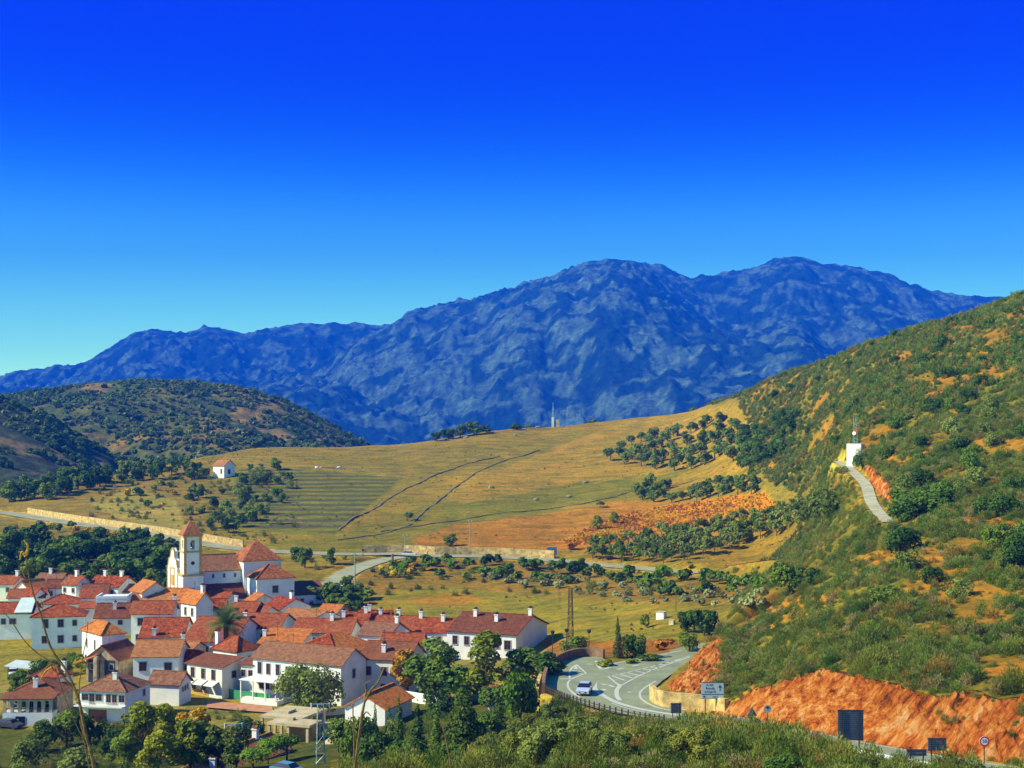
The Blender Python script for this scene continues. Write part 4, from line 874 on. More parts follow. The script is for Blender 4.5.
H('white terrace house with brown roof, grey gable and three dark windows', 358, 635, 5.0, 389, -18, x3=408, roof='g', hr=1.9, rm='b', wins=[('F',.1,3.2,1,1.4),('F',.45,3.2,1,1.4),('F',.8,3.2,1,1.4)], ch=[(.95,.5)])
H('mottled red roofed house between the brown roofed terrace and the poplars', 380, 648, 3.8, 420, -6, W=8, roof='g', hr=2.2, rm='r')
H('cream house with dark red roof and three small windows behind the yellow poplar', 361, 658.5, 6.4, 408, -14, W=9, roof='g', hr=2.3, rm='d', wm='c', wins=[('F',.16,4.4,.9,1.4),('F',.5,4.4,.9,1.4),('F',.68,4.4,.8,1.2),('F',.5,1.4,1.2,1.6)], ch=[(.42,.2)])
H('low white shed with orange red roof behind the small cypresses', 345, 706, 3.2, 385, -20, x3=412, roof='p', hr=1.8, rm='o')
H('bottom edge house with long brown tiled roof running up to the umbrella pines', 216, 778, 3.0, 290, 68, W=6.5, roof='g', hr=1.7, rm='t', wins=row('F',6,1.7,.9,1.5), ch=[(.10,.5),(.80,.5)], D=176)
H('lower tiled roof with round capped chimney left of the long brown tiled roof', 180, 776, 2.2, 214, -8, W=5, roof='p', hr=1.2, rm='t', ch=[(.8,.4)], D=172)
house('lone white farmhouse with ochre roof on the terraced slope', 213, 465.5, 4.6, 224, -38, x3=235, roof='g', hr=2.2, rm='t', wins=[('F',.75,2.3,.8,1.8),('R',.45,2.2,1.2,1.8)], cat='farmhouse', name='farmhouse', dz=.2)
house('tiny terracotta roofed hut among the dark trees below the poplars', 488, 698, 2.2, 504, -12, W=5, roof='g', hr=1.2, rm='o', cat='hut', name='hut', D=205)
for a in (('white house with a red roof and square chimney just right of the pale green house', 22, 594, 3.4, 34, -36, dict(x3=46, roof='g', hr=1.4, rm='r')),
          ('low brown roofed house tucked above the small orange roofed one', 36, 581, 3.4, 60, -6, dict(W=6, roof='g', hr=1.5, rm='b', ch=[(.4,.5)])),
          ('small dark roofed cottage behind the windowless flat roofed house', 112, 592, 3.2, 131, 4, dict(W=5, roof='g', hr=1.4, rm='b', ch=[(.7,.5)])),
          ('small red roofed cottage between the church and the broad orange red roof', 205, 599, 3, 226, -16, dict(W=5, roof='g', hr=1.4, rm='r')),
          ('little orange roofed house at the back right of the old town', 318, 612, 3, 336, -20, dict(W=6, roof='g', hr=1.3, rm='o')),
          ('small ochre roofed house right of the ochre orange roofed mint house', 176, 650, 3.2, 190, -30, dict(W=5, roof='g', hr=1.3, rm='t')),
          ('low red roofed annex left of the large hipped house', 276, 655, 3, 292, -20, dict(W=5, roof='g', hr=1.4, rm='r'))):
    H(*a[:6], **a[6])
# upper storey pieces and annexes that belong to their house
r, L, W, ro = LB
mb = MB(); mb.box(0, L*.42, -3.4, 0, -2, .9); mb.build('terrace', WM['w'], r); mb = MB(); mb.box(-.2, L*.42, -3.6, -.003, 4.55, 4.75); [mb.box(x, x+.16, -3.5, -3.34, .9, 4.55) for x in (0, L*.14, L*.28, L*.4)]; mb.build('porch_roof', WM['w'], r)
r, L, W, ro = BH
mb = MB(); mb.box(-.3, L+.2, -1.5, -.003, 3.75, 3.95); mb.build('balcony', WM['w'], r)
mb = MB(); mb.box(-.3, L+.2, -1.46, -1.40, 4.85, 4.93)
for k in range(32): x = -.25+(L+.4)*k/31; mb.box(x, x+.05, -1.45, -1.41, 3.952, 4.85)
mb.build('railing', WM['w'], r); mb = MB(); mb.box(1.5, 4.6, -.06, .02, -.5, 2.9); mb.build('door', mat('red_brown_door', (.30,.10,.04)), r)
r, L, W, ro = AH
mb = MB(); mb.box(-.02, L+.02, -2.6, -.003, 0, 2.6)
mb.build('base', WM['w'], r)
mb = MB(); n = 6; mb.box(-.02, L, -2.6, -2.35, 4.9, 5.45)
for k in range(n+1):
    x = k*(L-.5)/n; mb.box(x, x+.5, -2.6, -2.35, 2.6, 4.9)
    if k < n:
        x2 = (k+1)*(L-.5)/n; xm = (x+.5+x2)/2; rr = (x2-x-.5)/2
        for j in range(6):
            a0 = math.pi*j/6; a1 = math.pi*(j+1)/6; X0, X1 = xm-rr*math.cos(a0), xm-rr*math.cos(a1); Z0, Z1 = 4.9-rr+rr*math.sin(a0)-.0, 4.9-rr+rr*math.sin(a1)
            mb.face([(X0,-2.601,Z0),(X1,-2.601,Z1),(X1,-2.601,4.9),(X0,-2.601,4.9)]); mb.face([(X0,-2.35,Z0),(X0,-2.35,4.9),(X1,-2.35,4.9),(X1,-2.35,Z1)]); mb.face([(X0,-2.6,Z0),(X0,-2.35,Z0),(X1,-2.35,Z1),(X1,-2.6,Z1)])
mb.build('arcade', MCc, r)
mb = MB(); slab(mb, [(-.4,-3,5.4),(L+.4,-3,5.4),(L+.4,.2,6.1),(-.4,.2,6.1)], .15); mb.build('porch_roof', RM['d'], r)
mb = MB(); mb.box(0, L, -2.5, -2.44, 3.4, 3.48); [mb.box(k*L/40, k*L/40+.04, -2.5, -2.45, 2.62, 3.4) for k in range(41)]; mb.build('railing', MFr, r)
for k in range(5): put_win(r, L, W, 'F', .12+.18*k, 4.0, 1.1, 2.0)
put_win(r, L, W, 'F', .3, 1.2, .1, .1).location.y = -2.62
mb = MB(); mb.box(L*.26, L*.45, -2.66, -2.6, -.4, 1.9); mb.build('door', MGl, r)
r, L, W, ro = BN
mb = MB(); mb.box(.5, L*.44, -.05, .0, -.5, 4.1); mb.box(L*.58, L-.6, -.05, 0, .6, 4.1); mb.build('opening', MDk, r)
mb = MB(); slab(mb, [(-1.2,-2.4,3.6),(L*.45,-2.4,5.0),(L*.45,.1,5.3),(-1.2,.1,3.9)], .15); mb.build('porch_roof', RM['o'], r)
mb = MB(); mb.box(L*.45, L*.56, -2.3, -1.6, -1, 5.0); mb.build('pillar', WM['s'], r)
r, L, W, ro = HL['white house with three tall windows above small awnings']
for u in (.17,.47,.78):
    mb = MB(); slab(mb, [(u*L-1.1,-1.6,2.9),(u*L+1.1,-1.6,2.9),(u*L+1.1,.0,3.9),(u*L-1.1,.0,3.9)], .1); mb.build('awning', WM['c'], r)
mb = MB(); mb.box(.3, L*.62, -.05, 0, -.5, 1.3); mb.build('plinth', MOch, r)
r, L, W, ro = HL['long blue shaded house with two windows and a mint lean-to on its roof']
mb = MB(); mb.box(L*.62, L*.98, -.3, 4, 5.2, 5.6, 0); slab(mb, [(L*.60,-.5,5.8),(L*1.0,-.5,5.8),(L*1.0,4.3,8.3),(L*.66,4.3,8.3)], .15); mb.build('terrace', RM['w'], r)
r, L, W, ro = HL['large house with hipped roof, red on one side and orange on the other']
ro.data.materials.append(RM['o'])
for p in ro.data.polygons:
    if p.normal.x > .25: p.material_index = 1
r, L, W, ro = HL['tall narrow white house with bright orange hipped roof beside the meadow']
# ------------------------------------------------------------ church
def church():
    x, y, z = wp(183, 604, 322); z = -41.6
    rt = empty('church', (x, y, z), R(27), 'white and ochre church with a square bell tower above the village', 'church')
    k = 1.0
    # local: x along nave (to the right), y depth. tower front-left corner at origin
    T = 4.7
    mb = MB(); mb.box(0, T, 0, T, -2, 8.0); mb.box(.35, T-.35, .35, T-.35, 8.0, 13.4); mb.build('tower', WM['w'], rt)
    mb = MB(); mb.box(-.2, T+.2, -.2, T+.2, 8.0, 8.45); mb.box(.15, T-.15, .15, T-.15, 13.4, 13.75); mb.box(.1, T-.1, .1, T-.1, 17.0, 17.4)
    for a in (.3, T-.85):
        for b in (.28, T-.83):
            mb.box(a, a+.55, b, b+.55, 8.45, 13.4); mb.box(a, a+.6, b, b+.6, 13.75, 17.0)
    mb.build('trim', MOch, rt)
    mb = MB()          # belfry with an opening in each face
    lo, hi, a, b = .45, T-.45, T/2-.55, T/2+.55
    for (p0, p1) in ((lo, a), (b, hi)):
        mb.box(p0, p1, lo, lo+.5, 13.75, 17); mb.box(p0, p1, hi-.5, hi, 13.75, 17)
        mb.box(lo, lo+.5, p0 if p0 != lo else lo+.5, p1 if p1 != hi else hi-.5, 13.75, 17); mb.box(hi-.5, hi, p0 if p0 != lo else lo+.5, p1 if p1 != hi else hi-.5, 13.75, 17)
    for (u0, u1, v0, v1) in ((a, b, lo, lo+.5), (a, b, hi-.5, hi), (lo, lo+.5, a, b), (hi-.5, hi, a, b)): mb.box(u0, u1, v0, v1, 16.3, 17); mb.box(u0, u1, v0, v1, 13.75, 14.2)
    mb.build('belfry', WM['w'], rt)
    mb = MB(); c = T/2; Q = [(-.1,-.1),(T+.1,-.1),(T+.1,T+.1),(-.1,T+.1)]
    for i in range(4): slab(mb, [(*Q[i], 17.45), (*Q[(i+1) % 4], 17.45), (c, c, 20.9)], .12)
    sr = mb.build('tower_roof', RM['n'], rt); mb = MB(); mb.tube([(c,c,20.7),(c,c,21.9)], .06); mb.box(c-.35, c+.35, c-.04, c+.04, 21.4, 21.5); mb.build('cross', MDk, sr)
    mb = MB()
    n = 12; pts = [(c+.45*math.cos(t*6.283/n), 0, 11+.45*math.sin(t*6.283/n)) for t in range(n)]
    mb.face([(p[0], .335, p[2]) for p in pts]); mb.build('round_window', MGl, rt)
    put_win(rt, T, T, 'F', .5, 4.6, .5, 1.1)
    mb = MB()     # bell
    P = [(.42,14.6),(.36,14.9),(.28,15.3),(.2,15.6),(.05,15.7)]
    for i in range(4):
        for j in range(10):
            A, B_ = j*.6283, (j+1)*.6283
            f = lambda q, t_: (c+q[0]*math.cos(t_), c+q[0]*math.sin(t_), q[1])
            mb.face([f(P[i], A), f(P[i], B_), f(P[i+1], B_), f(P[i+1], A)])
    mb.box(c-.8, c+.8, c-.05, c+.05, 15.7, 15.85); mb.build('bell', mat('bronze', (.2,.13,.05), rough=.5, metal=.7), rt)
    # west front with curved gable, left of the tower (further back)
    mb = MB(); Y0, Y1 = T, T+10.5; prof = [(T,9.2),(T+.8,9.6),(T+1.6,11.2),(T+3,11.6),(T+3.8,13.2),(T+5.2,13.9),(T+6.6,13.2),(T+7.4,11.6),(T+8.8,11.2),(T+9.6,9.4),(T+10.5,9.0)]
    pl = [(Y0,-2)]+prof+[(Y1,-2)]
    mb.face([(0.0,a_,b_) for a_, b_ in reversed(pl)]); mb.face([(.8,a_,b_) for a_, b_ in pl])
    for i in range(len(pl)-1): mb.face([(0,*pl[i]),(0,*pl[i+1]),(.8,*pl[i+1]),(.8,*pl[i])])
    fo = mb.build('facade', WM['w'], rt)
    mb = MB()
    for a_, b_, c_, d_ in ((T+.1,T+.7,-2,9.2),(T+3.2,T+3.7,0,9),(T+7,T+7.5,0,9),(T+9.9,T+10.45,-2,9)): mb.box(-.12, -.003, a_, b_, c_, d_)
    mb.box(-.16, -.003, T+3.2, T+7.5, 9.0, 9.4); mb.box(-.14, -.003, T+4.3, T+6.3, 5.2, 7.6); mb.box(-.14, -.003, T+4, T+6.6, 0, .5)
    for i in range(1, len(prof)): mb.tube([(-.02,*prof[i-1]),(-.02,*prof[i])], .16, 5)
    mb.build('facade_trim', MOch, fo); mb = MB(); mb.box(-.05, -.002, T+4.2, T+6.4, -.5, 3.8); mb.build('door', MFr, fo)
    # nave and aisle
    n0, n1 = .8, 15.2
    mb = wall_mb(n1-n0, 9.5, 8.6, 'g', 3.2, n0, T+.5); mb.build('nave_wall', WM['w'], rt); roof_mb(n1-n0-.8, 9.5, 8.6, 'g', 3.2, .4, n0+.4, T+.5).build('nave_roof', RM['b'], rt)
    mb = wall_mb(n1-T, T+.4-.2, 2.2, 's', 3.2, T+.02, .2); mb.build('aisle_wall', WM['w'], rt); roof_mb(n1-T-.5, T-.05, 2.2, 's', 3.2, .3, T+.25, .35).build('aisle_roof', RM['d'], rt)
    for u in (.35,.6,.85):
        o = link('window', winmesh(.4, .8), rt); o.location = (T+(n1-T)*u, T+.5, 7.3)
    # crossing with pyramid roof
    c0, c1, e0, e1 = 15.2, 24.4, T-1.2, T+9.4
    mb = wall_mb(c1-c0, e1-e0, 10.6, 'h', 0, c0, e0); mb.build('crossing_wall', WM['w'], rt)
    mb = MB(); Q = [(c0-.5,e0-.5),(c1+.5,e0-.5),(c1+.5,e1+.5),(c0-.5,e1+.5)]; a_ = ((c0+c1)/2, (e0+e1)/2, 15.2)
    for i in range(4): slab(mb, [(*Q[i], 10.65), (*Q[(i+1) % 4], 10.65), a_], .15)
    pr = mb.build('crossing_roof', RM['n'], rt); mb = MB(); mb.tube([a_, (a_[0], a_[1], 17)], .07); mb.box(a_[0]-.4, a_[0]+.4, a_[1]-.04, a_[1]+.04, 16.3, 16.42); mb.build('cross', MDk, pr)
    o = link('window', winmesh(1.0, .9), rt); o.location = (22.8, e0, 8.9)
    # transept
    t0, t1 = 16.0, 25.0
    wall_mb(t1-t0, 8, 7.2, 'h', 0, t0, -4.6).build('transept_wall', WM['w'], rt); roof_mb(t1-t0, 8, 7.2, 'h', 2.8, .4, t0, -4.6).build('transept_roof', RM['n'], rt)
    o = link('window', winmesh(1.3, 1.6), rt); o.location = (t0+4.4, -4.6, 4.6)
    # sacristy
    wall_mb(8.5, 7.5, 2.6, 's', 2.4, t1+.01, -3).build('sacristy_wall', WM['w'], rt); roof_mb(8.3, 7.5, 2.6, 's', 2.4, .4, t1+.45, -3).build('sacristy_roof', RM['d'], rt)
    o = link('window', winmesh(.8, 1.2), rt); o.location = (t1+2.4, -3, 1.2)
    return rt
church()

for lb, (r_, L_, W_, ro_) in list(HL.items())[::3]:
    zt = HL[lb][3].bound_box[1][2]; mb = MB(); x_, y_ = L_*.3, W_*.55; mb.tube([(x_,y_,zt-1),(x_,y_,zt+1.9)], .035, 4); [mb.tube([(x_-.45+.0*k,y_+.0,zt+1.2+.22*k),(x_+.45,y_,zt+1.2+.22*k)], .02, 3) for k in range(3)]; mb.build('antenna', MDk, ro_)
# ------------------------------------------------------------ trees and shrubs, each a thing of its own
def trunkmesh(h, r, limbs, spread, top):
    mb = MB(); mb.tube([(0,0,-.6),(.05,.02,h*.5),(0,.06,h)], [r*1.25, r, r*.75], 7, cap=False)
    for i in range(limbs):
        a = i*6.283/limbs+rnd.random(); x, y = math.cos(a)*spread, math.sin(a)*spread; z = h+(top-h)*rnd.uniform(.5,.9)
        mb.tube([(0,.05,h*.92),(x*.45,y*.45,h+(z-h)*.45),(x,y,z)], [r*.6, r*.38, r*.12], 5, cap=False)
    me = bpy.data.meshes.new('trunk'); me.from_pydata(mb.v, [], mb.f); me.materials.append(BARK); me.update(); return me
TK = {}
def kind(key, unit, m, n, leaf, lobes, tr, cnt=3, **k):
    TK[key] = (unit, [(crownmesh('crown', lobes(), n, leaf, m, **k), trunkmesh(*tr) if tr else None) for _ in range(cnt)])
def cone(h, r, z0, n):
    return [(rnd.uniform(-.12,.12)*r, rnd.uniform(-.12,.12)*r, z0+(h-z0)*i/(n-1)*.96, r*(1-.86*(i/(n-1))**1.1), r*(1-.86*(i/(n-1))**1.1), (h-z0)/n*1.1) for i in range(n)]
kind('broad', 7, OLIVE, 2600, .34, lambda: lobes_round(20, 2.6, 2.0, 5.6, (.30,.5)), (2.2,.2,5,1.6,5), 2)
kind('roundtree', 6, OLIVE, 5200, .26, lambda: [(rnd.uniform(-2.6,2.6), rnd.uniform(-2.6,2.6), rnd.uniform(1.2,4.4), *(rnd.uniform(1.1,1.7),)*3) for _ in range(22)], (1.4,.26,6,2,4), 1)
kind('broadg', 7, GREEN, 2200, .34, lambda: lobes_round(18, 2.6, 1.9, 5.6, (.30,.5)), (2.2,.2,5,1.6,5), 2)
kind('broady', 7, YELG, 2000, .36, lambda: lobes_round(16, 2.6, 1.6, 5.6, (.28,.5)), (2.0,.2,5,1.6,5), 2)
kind('autumn', 7, AUT, 1500, .34, lambda: lobes_round(14, 1.9, 1.9, 5.8, (.3,.5)), (2.2,.16,4,1.2,5), 1)
kind('poplar', 9, YELG, 2200, .34, lambda: lobes_round(18, 1.9, 1.8, 8.0, (.36,.6), 1.3), (2,.2,5,1,7), 2)
kind('poplarg', 9, GREEN, 2400, .34, lambda: lobes_round(18, 2.1, 1.6, 7.8, (.36,.6), 1.3), (2,.2,5,1,7), 2)
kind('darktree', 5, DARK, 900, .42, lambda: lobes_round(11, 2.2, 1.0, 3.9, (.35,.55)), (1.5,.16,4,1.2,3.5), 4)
kind('greentree', 5, GREEN, 900, .42, lambda: lobes_round(11, 2.0, 1.0, 3.9, (.35,.55)), (1.5,.16,4,1.2,3.5), 3)
kind('olive', 3.4, GROVE, 460, .40, lambda: lobes_round(7, 1.35, .9, 2.6, (.45,.65)), (1.0,.13,3,.7,2.4), 4)
kind('orchard', 4, OLIVE, 420, .40, lambda: lobes_round(9, 1.7, 1.5, 3.3, (.34,.52)), (1.5,.10,4,1.0,3.0), 3)
kind('orchardg', 4, GREEN, 420, .40, lambda: lobes_round(9, 1.6, 1.5, 3.3, (.34,.52)), (1.5,.10,4,1.0,3.0), 2)
kind('pine', 5, BRIGHT, 1300, .28, lambda: [(rnd.uniform(-1.3,1.3), rnd.uniform(-1.3,1.3), rnd.uniform(3.0,4.3), 1.1, 1.1, .8) for _ in range(14)], (3.3,.13,5,1.1,4), 2)
kind('conifer', 8, BRIGHT, 2600, .30, lambda: cone(8, 2.6, .9, 8)+[(rnd.uniform(-1.6,1.6), rnd.uniform(-1.6,1.6), rnd.uniform(1,4), .9, .9, .9) for _ in range(6)], (1.2,.2,0,1,5), 2)
kind('pointedg', 8, GREEN, 2200, .30, lambda: cone(8, 2.5, .9, 8)+[(rnd.uniform(-1.6,1.6), rnd.uniform(-1.6,1.6), rnd.uniform(1,4), .9, .9, .9) for _ in range(6)], (1.2,.2,0,1,5), 2)
kind('cypress', 8, DARK, 1300, .24, lambda: cone(8, 1.15, .5, 9), (.8,.14,0,1,5), 2)
kind('shrub', 1.4, GREEN, 170, .30, lambda: lobes_round(5, .75, .35, .95, (.45,.65), .9), None, 3)
kind('shrubd', 1.4, DARK, 170, .30, lambda: lobes_round(5, .75, .35, .95, (.45,.65), .9), None, 3)
kind('shrubb', 1.4, BRIGHT, 170, .30, lambda: lobes_round(5, .72, .35, .98, (.45,.65), .95), None, 3)
kind('shrubgr', 1.4, GREY, 150, .28, lambda: lobes_round(4, .72, .35, .85, (.45,.65), .85), None, 3)
kind('shruby', 1.4, AUT, 150, .28, lambda: lobes_round(5, .72, .35, .9, (.4,.6), .85), None, 2)
kind('shrubyg', 1.4, YELG, 170, .28, lambda: lobes_round(5, .72, .35, .9, (.4,.6), .85), None, 2)
kind('shrubo', 1.4, ORA, 150, .28, lambda: lobes_round(5, .72, .35, .9, (.4,.6), .85), None, 1)
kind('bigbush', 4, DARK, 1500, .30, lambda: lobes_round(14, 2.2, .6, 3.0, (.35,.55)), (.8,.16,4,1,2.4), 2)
kind('bigbushg', 4, GREEN, 1500, .30, lambda: lobes_round(14, 2.2, .6, 3.0, (.35,.55)), (.8,.16,4,1,2.4), 2)
kind('bigbushb', 4, BRIGHT, 1900, .26, lambda: lobes_round(16, 2.0, .6, 3.3, (.32,.5)), (.8,.16,4,1,2.4), 1)
kind('nearbush', 4, FEA, 6500, .13, lambda: lobes_round(22, 2.1, .5, 3.1, (.25,.42)), (.8,.12,4,1,2.4), 2, elong=1.7)
kind('nearbushg', 4, OLIVE, 6500, .13, lambda: lobes_round(22, 2.1, .5, 3.1, (.25,.42)), (.8,.12,4,1,2.4), 2, elong=1.7)
kind('bigbusho', 4, OLIVE, 1500, .28, lambda: lobes_round(14, 2.2, .6, 3.0, (.35,.55)), (.8,.16,4,1,2.4), 2)
def tree(key, px, base, top=None, wpx=None, label='', cat='tree', name=None, group=None, hm=None, D=None, p=None):
    unit, ms = TK[key]
    if p is None:
        p = gp(px, base) if D is None else Vector((*wp(px, base, D)[:2], 0))
        p.z = float(zat(p.x, p.y))
    if top is not None: hm = (base-top)/F*p.y
    s = hm/unit; cm, tm = rnd.choice(ms)
    sw = s
    if wpx: sw = (wpx/F*p.y)/max(.1, cm_w(cm))
    nm = name or ('shrub' if cat in ('shrub', 'bush') else 'tree')
    rt = empty(nm, (p.x, p.y, p.z-.05), rnd.random()*6.28, label, cat, group); rt.scale = (sw, sw*rnd.uniform(.9,1.1), s)
    link('crown' if tm else 'foliage', cm, rt)
    if tm: link('trunk', tm, rt)
    return rt
CW = {}
def cm_w(me):
    if me.name not in CW:
        a = np.empty(len(me.vertices)*3, np.float32); me.vertices.foreach_get('co', a); a = a.reshape(-1, 3); CW[me.name] = float(np.ptp(a[:, 0])*.5+np.ptp(a[:, 1])*.5)
    return CW[me.name]
one = [
 ('roundtree',307,718,661,76,'big round olive green tree in front of the long white building'),
 ('autumn',408,696,642,34,'yellow orange autumn tree at the left of the tall trees by the cream house'),
 ('poplarg',434,704,636,58,'tall dense green tree second from the left in the row beside the row houses'),
 ('poplar',486,702,632,48,'tall yellow green poplar in the middle of the row beside the row houses'),
 ('broadg',522,690,646,54,'broad dark green tree right of the yellow green poplar'),
 ('darktree',548,676,651,32,'dark round tree beside the right end of the white row house'),
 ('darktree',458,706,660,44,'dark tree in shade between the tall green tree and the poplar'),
 ('bigbushg',575,655,634,28,'scraggly green tree standing behind the curved brown wall'),
 ('bigbushb',520,730,666,44,'bright green tree directly left of the yellow retaining wall'),
 ('pointedg',462,760,684,52,'large pointed green conifer at the bottom centre'),
 ('conifer',498,738,700,26,'lower bright green conifer beside the terracotta hut'),
 ('cypress',399,752,698,14,'slim dark cypress, leftmost and tallest of the dark spires'),
 ('cypress',375,736,703,8,'thin dark cypress in front of the orange roofed shed gable'),
 ('cypress',389,734,703,8,'thin dark cypress at the right end of the shed roof'),
 ('cypress',418,760,702,22,'broad dark cypress beside the large pointed conifer'),
 ('cypress',436,762,708,20,'dark cypress between the broad one and the pointed conifer'),
 ('bigbusho',392,745,716,24,'round olive brown bush tree below the small cypresses'),
 ('bigbushg',352,768,714,34,'fresh green bush tree behind the dead stalks at the bottom'),
 ('bigbush',380,770,728,40,'dark green bush tree at the bottom edge right of the dead stalks'),
 ('bigbush',412,772,735,44,'very dark bush tree at the bottom edge left of the conifer'),
 ('broady',140,764,698,52,'large yellow green chestnut tree below the white villa'),
 ('broady',168,742,700,36,'yellow green tree behind the large chestnut'),
 ('autumn',194,745,701,34,'tree with orange yellow top below the white house with three doors'),
 ('broady',190,772,716,44,'yellow green tree at the bottom below the orange topped one'),
 ('broad',218,770,722,46,'olive tree left of the first umbrella pine'),
 ('bigbush',246,742,716,32,'dark bush tree beside the half built concrete frame'),
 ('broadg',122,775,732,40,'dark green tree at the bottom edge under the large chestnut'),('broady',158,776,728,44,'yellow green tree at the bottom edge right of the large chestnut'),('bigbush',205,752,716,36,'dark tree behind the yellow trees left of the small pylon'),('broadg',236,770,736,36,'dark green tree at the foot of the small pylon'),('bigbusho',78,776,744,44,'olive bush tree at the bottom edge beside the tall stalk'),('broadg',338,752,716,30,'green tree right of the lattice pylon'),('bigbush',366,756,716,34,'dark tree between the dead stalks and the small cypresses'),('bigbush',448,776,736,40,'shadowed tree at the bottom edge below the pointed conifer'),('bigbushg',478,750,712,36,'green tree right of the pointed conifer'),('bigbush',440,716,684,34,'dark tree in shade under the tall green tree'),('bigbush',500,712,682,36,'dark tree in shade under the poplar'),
 ('broadg',66,748,708,40,'dark green tree below the arcaded villa'),
 ('bigbushg',90,744,712,34,'green bush tree left of the white villa'),
 ('broadg',44,752,718,34,'low green tree at the foot of the arcaded villa'),
 ('bigbush',112,756,722,34,'shadowed bush tree between the villa and the chestnut'),
 ('bigbusho',26,772,738,40,'olive bush tree in the bottom left corner'),
 ('bigbushg',38,678,657,18,'green bush in front of the meadow beside the carport'),
 ('bigbushg',158,682,662,30,'bright round bush in front of the mint shaded house'),
 ('darktree',334,604,580,30,'dark bushy tree above the wide grey gable roofs'),
 ('pine',253,772,748,38,'umbrella pine nearest the bottom edge, leftmost of three'),
 ('pine',268,764,738,32,'umbrella pine in the middle of three beside the long tiled roof'),
 ('pine',287,760,733,32,'umbrella pine in front of the half built frame, rightmost of three'),
 ('cypress',618,658,618,13,'solitary dark pointed cypress by the road junction'),
 ('bigbush',636,657,629,30,'dark round tree right of the solitary cypress'),
 ('bigbushg',690,652,630,24,'bright green tree at the foot of the red slope beside the road'),
 ('darktree',704,636,603,32,'dark green tree at the edge of the lower field above the red slope'),
 ('darktree',688,632,606,24,'smaller dark green tree left of the pair at the edge of the lower field'),
 ('greentree',449,547,533,16,'solitary rounded tree above the yellow road wall'),
 ('olive',407,521,511,11,'single dark bush in the middle of the big slope'),
 ('olive',600,507,500,9,'single dark bush above the orange vineyard'),
 ('broady',597,529,514,15,'small yellow green tree beside the orange vines'),
 ('broady',614,523,511,12,'smaller yellow green tree above the orange vines'),
 ('darktree',296,560,545,14,'small dark tree beside the upper road behind the church'),
 ('greentree',305,568,545,15,'green tree above the road bank right of the church dome roof'),
 ('greentree',331,565,546,13,'small green tree by the junction with the side lane'),
 ('broady',150,588,567,22,'sunlit yellow green tree behind the lit yellow green gable'),
 ('broady',168,590,571,14,'smaller sunlit tree between the yellow green gable and the church'),
 ('bigbush',915,513,484,64,'large dark spreading bush beside the concrete track'),
 ('bigbush',903,554,524,34,'dark round bush below the concrete track'),
 ('bigbushg',790,596,560,34,'dark green bush at the right end of the middle road'),
 ('darktree',806,590,565,30,'dark tree beside the right end of the middle road'),
 ('bigbushg',888,604,584,36,'rounded green bush in the middle of the scrub hillside'),
 ('bigbush',784,780,752,46,'very dark bush at the bottom edge below the red cut'),
 ('broadg',20,700,668,30,'green tree left of the carport'),
 ('poplarg',100,640,640,10,None)][:-1]
for k, a, b, c, w_, lab in one: tree(k, a, b, c, w_, lab, 'pine' if k in ('pine', 'conifer') else ('bush' if 'bush' in lab and 'tree' not in lab else 'tree'))
def inp(poly):
    xs = [p[0] for p in poly]; ys = [p[1] for p in poly]
    while True:
        x, y = rnd.uniform(min(xs), max(xs)), rnd.uniform(min(ys), max(ys))
        if inpoly(np.array(x), np.array(y), poly): return x, y
def many(n, poly, kinds, h0, h1, label, cat, name, group, mind=0, asp=1):
    pts = []; t = 0
    while len(pts) < n and t < n*40:
        t += 1; x, y = inp(poly)
        if any(((x-a)/asp)**2+(y-b)**2 < mind*mind for a, b in pts): continue
        if 203 < x < 243 and 452 < y < 492: continue
        p = gp(x, y)
        g = lambda A: float(samp(A.astype(float), np.array(x), np.array(p.y)))
        if g(free) < .6: continue
        pts.append((x, y))
    ORD = ['first','second','third','fourth','fifth','sixth','seventh','eighth','ninth','tenth','eleventh','twelfth','thirteenth','fourteenth','fifteenth']
    nr = max(1, min(10, math.ceil(len(pts)/14), 99)); pts.sort(key=lambda q: q[1]); per = math.ceil(len(pts)/nr); lab = {}
    for r_ in range(nr):
        for c_, q in enumerate(sorted(pts[r_*per:(r_+1)*per])): lab[q] = label+', '+ORD[min(c_, 14)]+' from the left'+(', row '+ORD[r_]+' from the top' if nr > 1 else '')
    for x, y in pts:
        p = gp(x, y); tree(rnd.choice(kinds), x, y, None, None, lab[(x, y)], cat, name, group, hm=rnd.uniform(h0, h1), p=p)
# hollow behind the village
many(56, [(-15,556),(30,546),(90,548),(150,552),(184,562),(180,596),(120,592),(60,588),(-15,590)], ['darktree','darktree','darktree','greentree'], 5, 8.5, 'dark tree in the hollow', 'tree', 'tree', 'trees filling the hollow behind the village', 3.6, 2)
many(16, [(-10,532),(60,540),(100,546),(175,556),(180,564),(60,552),(-10,552)], ['darktree','greentree','shrub'], 3, 5, 'tree below upper left road', 'tree', 'tree', 'trees on the bank below the upper left road', 3, 2)
many(16, [(292,600),(300,592),(350,588),(372,600),(360,612),(310,606)], ['darktree','greentree','bigbushg','shrub'], 2.5, 4.5, 'bush below side lane', 'bush', 'shrub', 'bushes at the upper right edge of the village', 4, 2)
many(36, [(188,478),(240,462),(285,470),(300,480),(285,505),(215,540),(190,520)], ['darktree','greentree','bigbushg','bigbusho'], 2.8, 6, 'tree around the lone farmhouse', 'tree', 'tree', 'trees around the lone farmhouse', 5, 2)
many(26, [(0,496),(60,482),(120,474),(205,470),(205,478),(120,484),(60,498),(0,508)], ['darktree','greentree'], 6, 9, 'tree left of the farmhouse', 'tree', 'tree', 'tree belt left of the farmhouse', 4, 3)
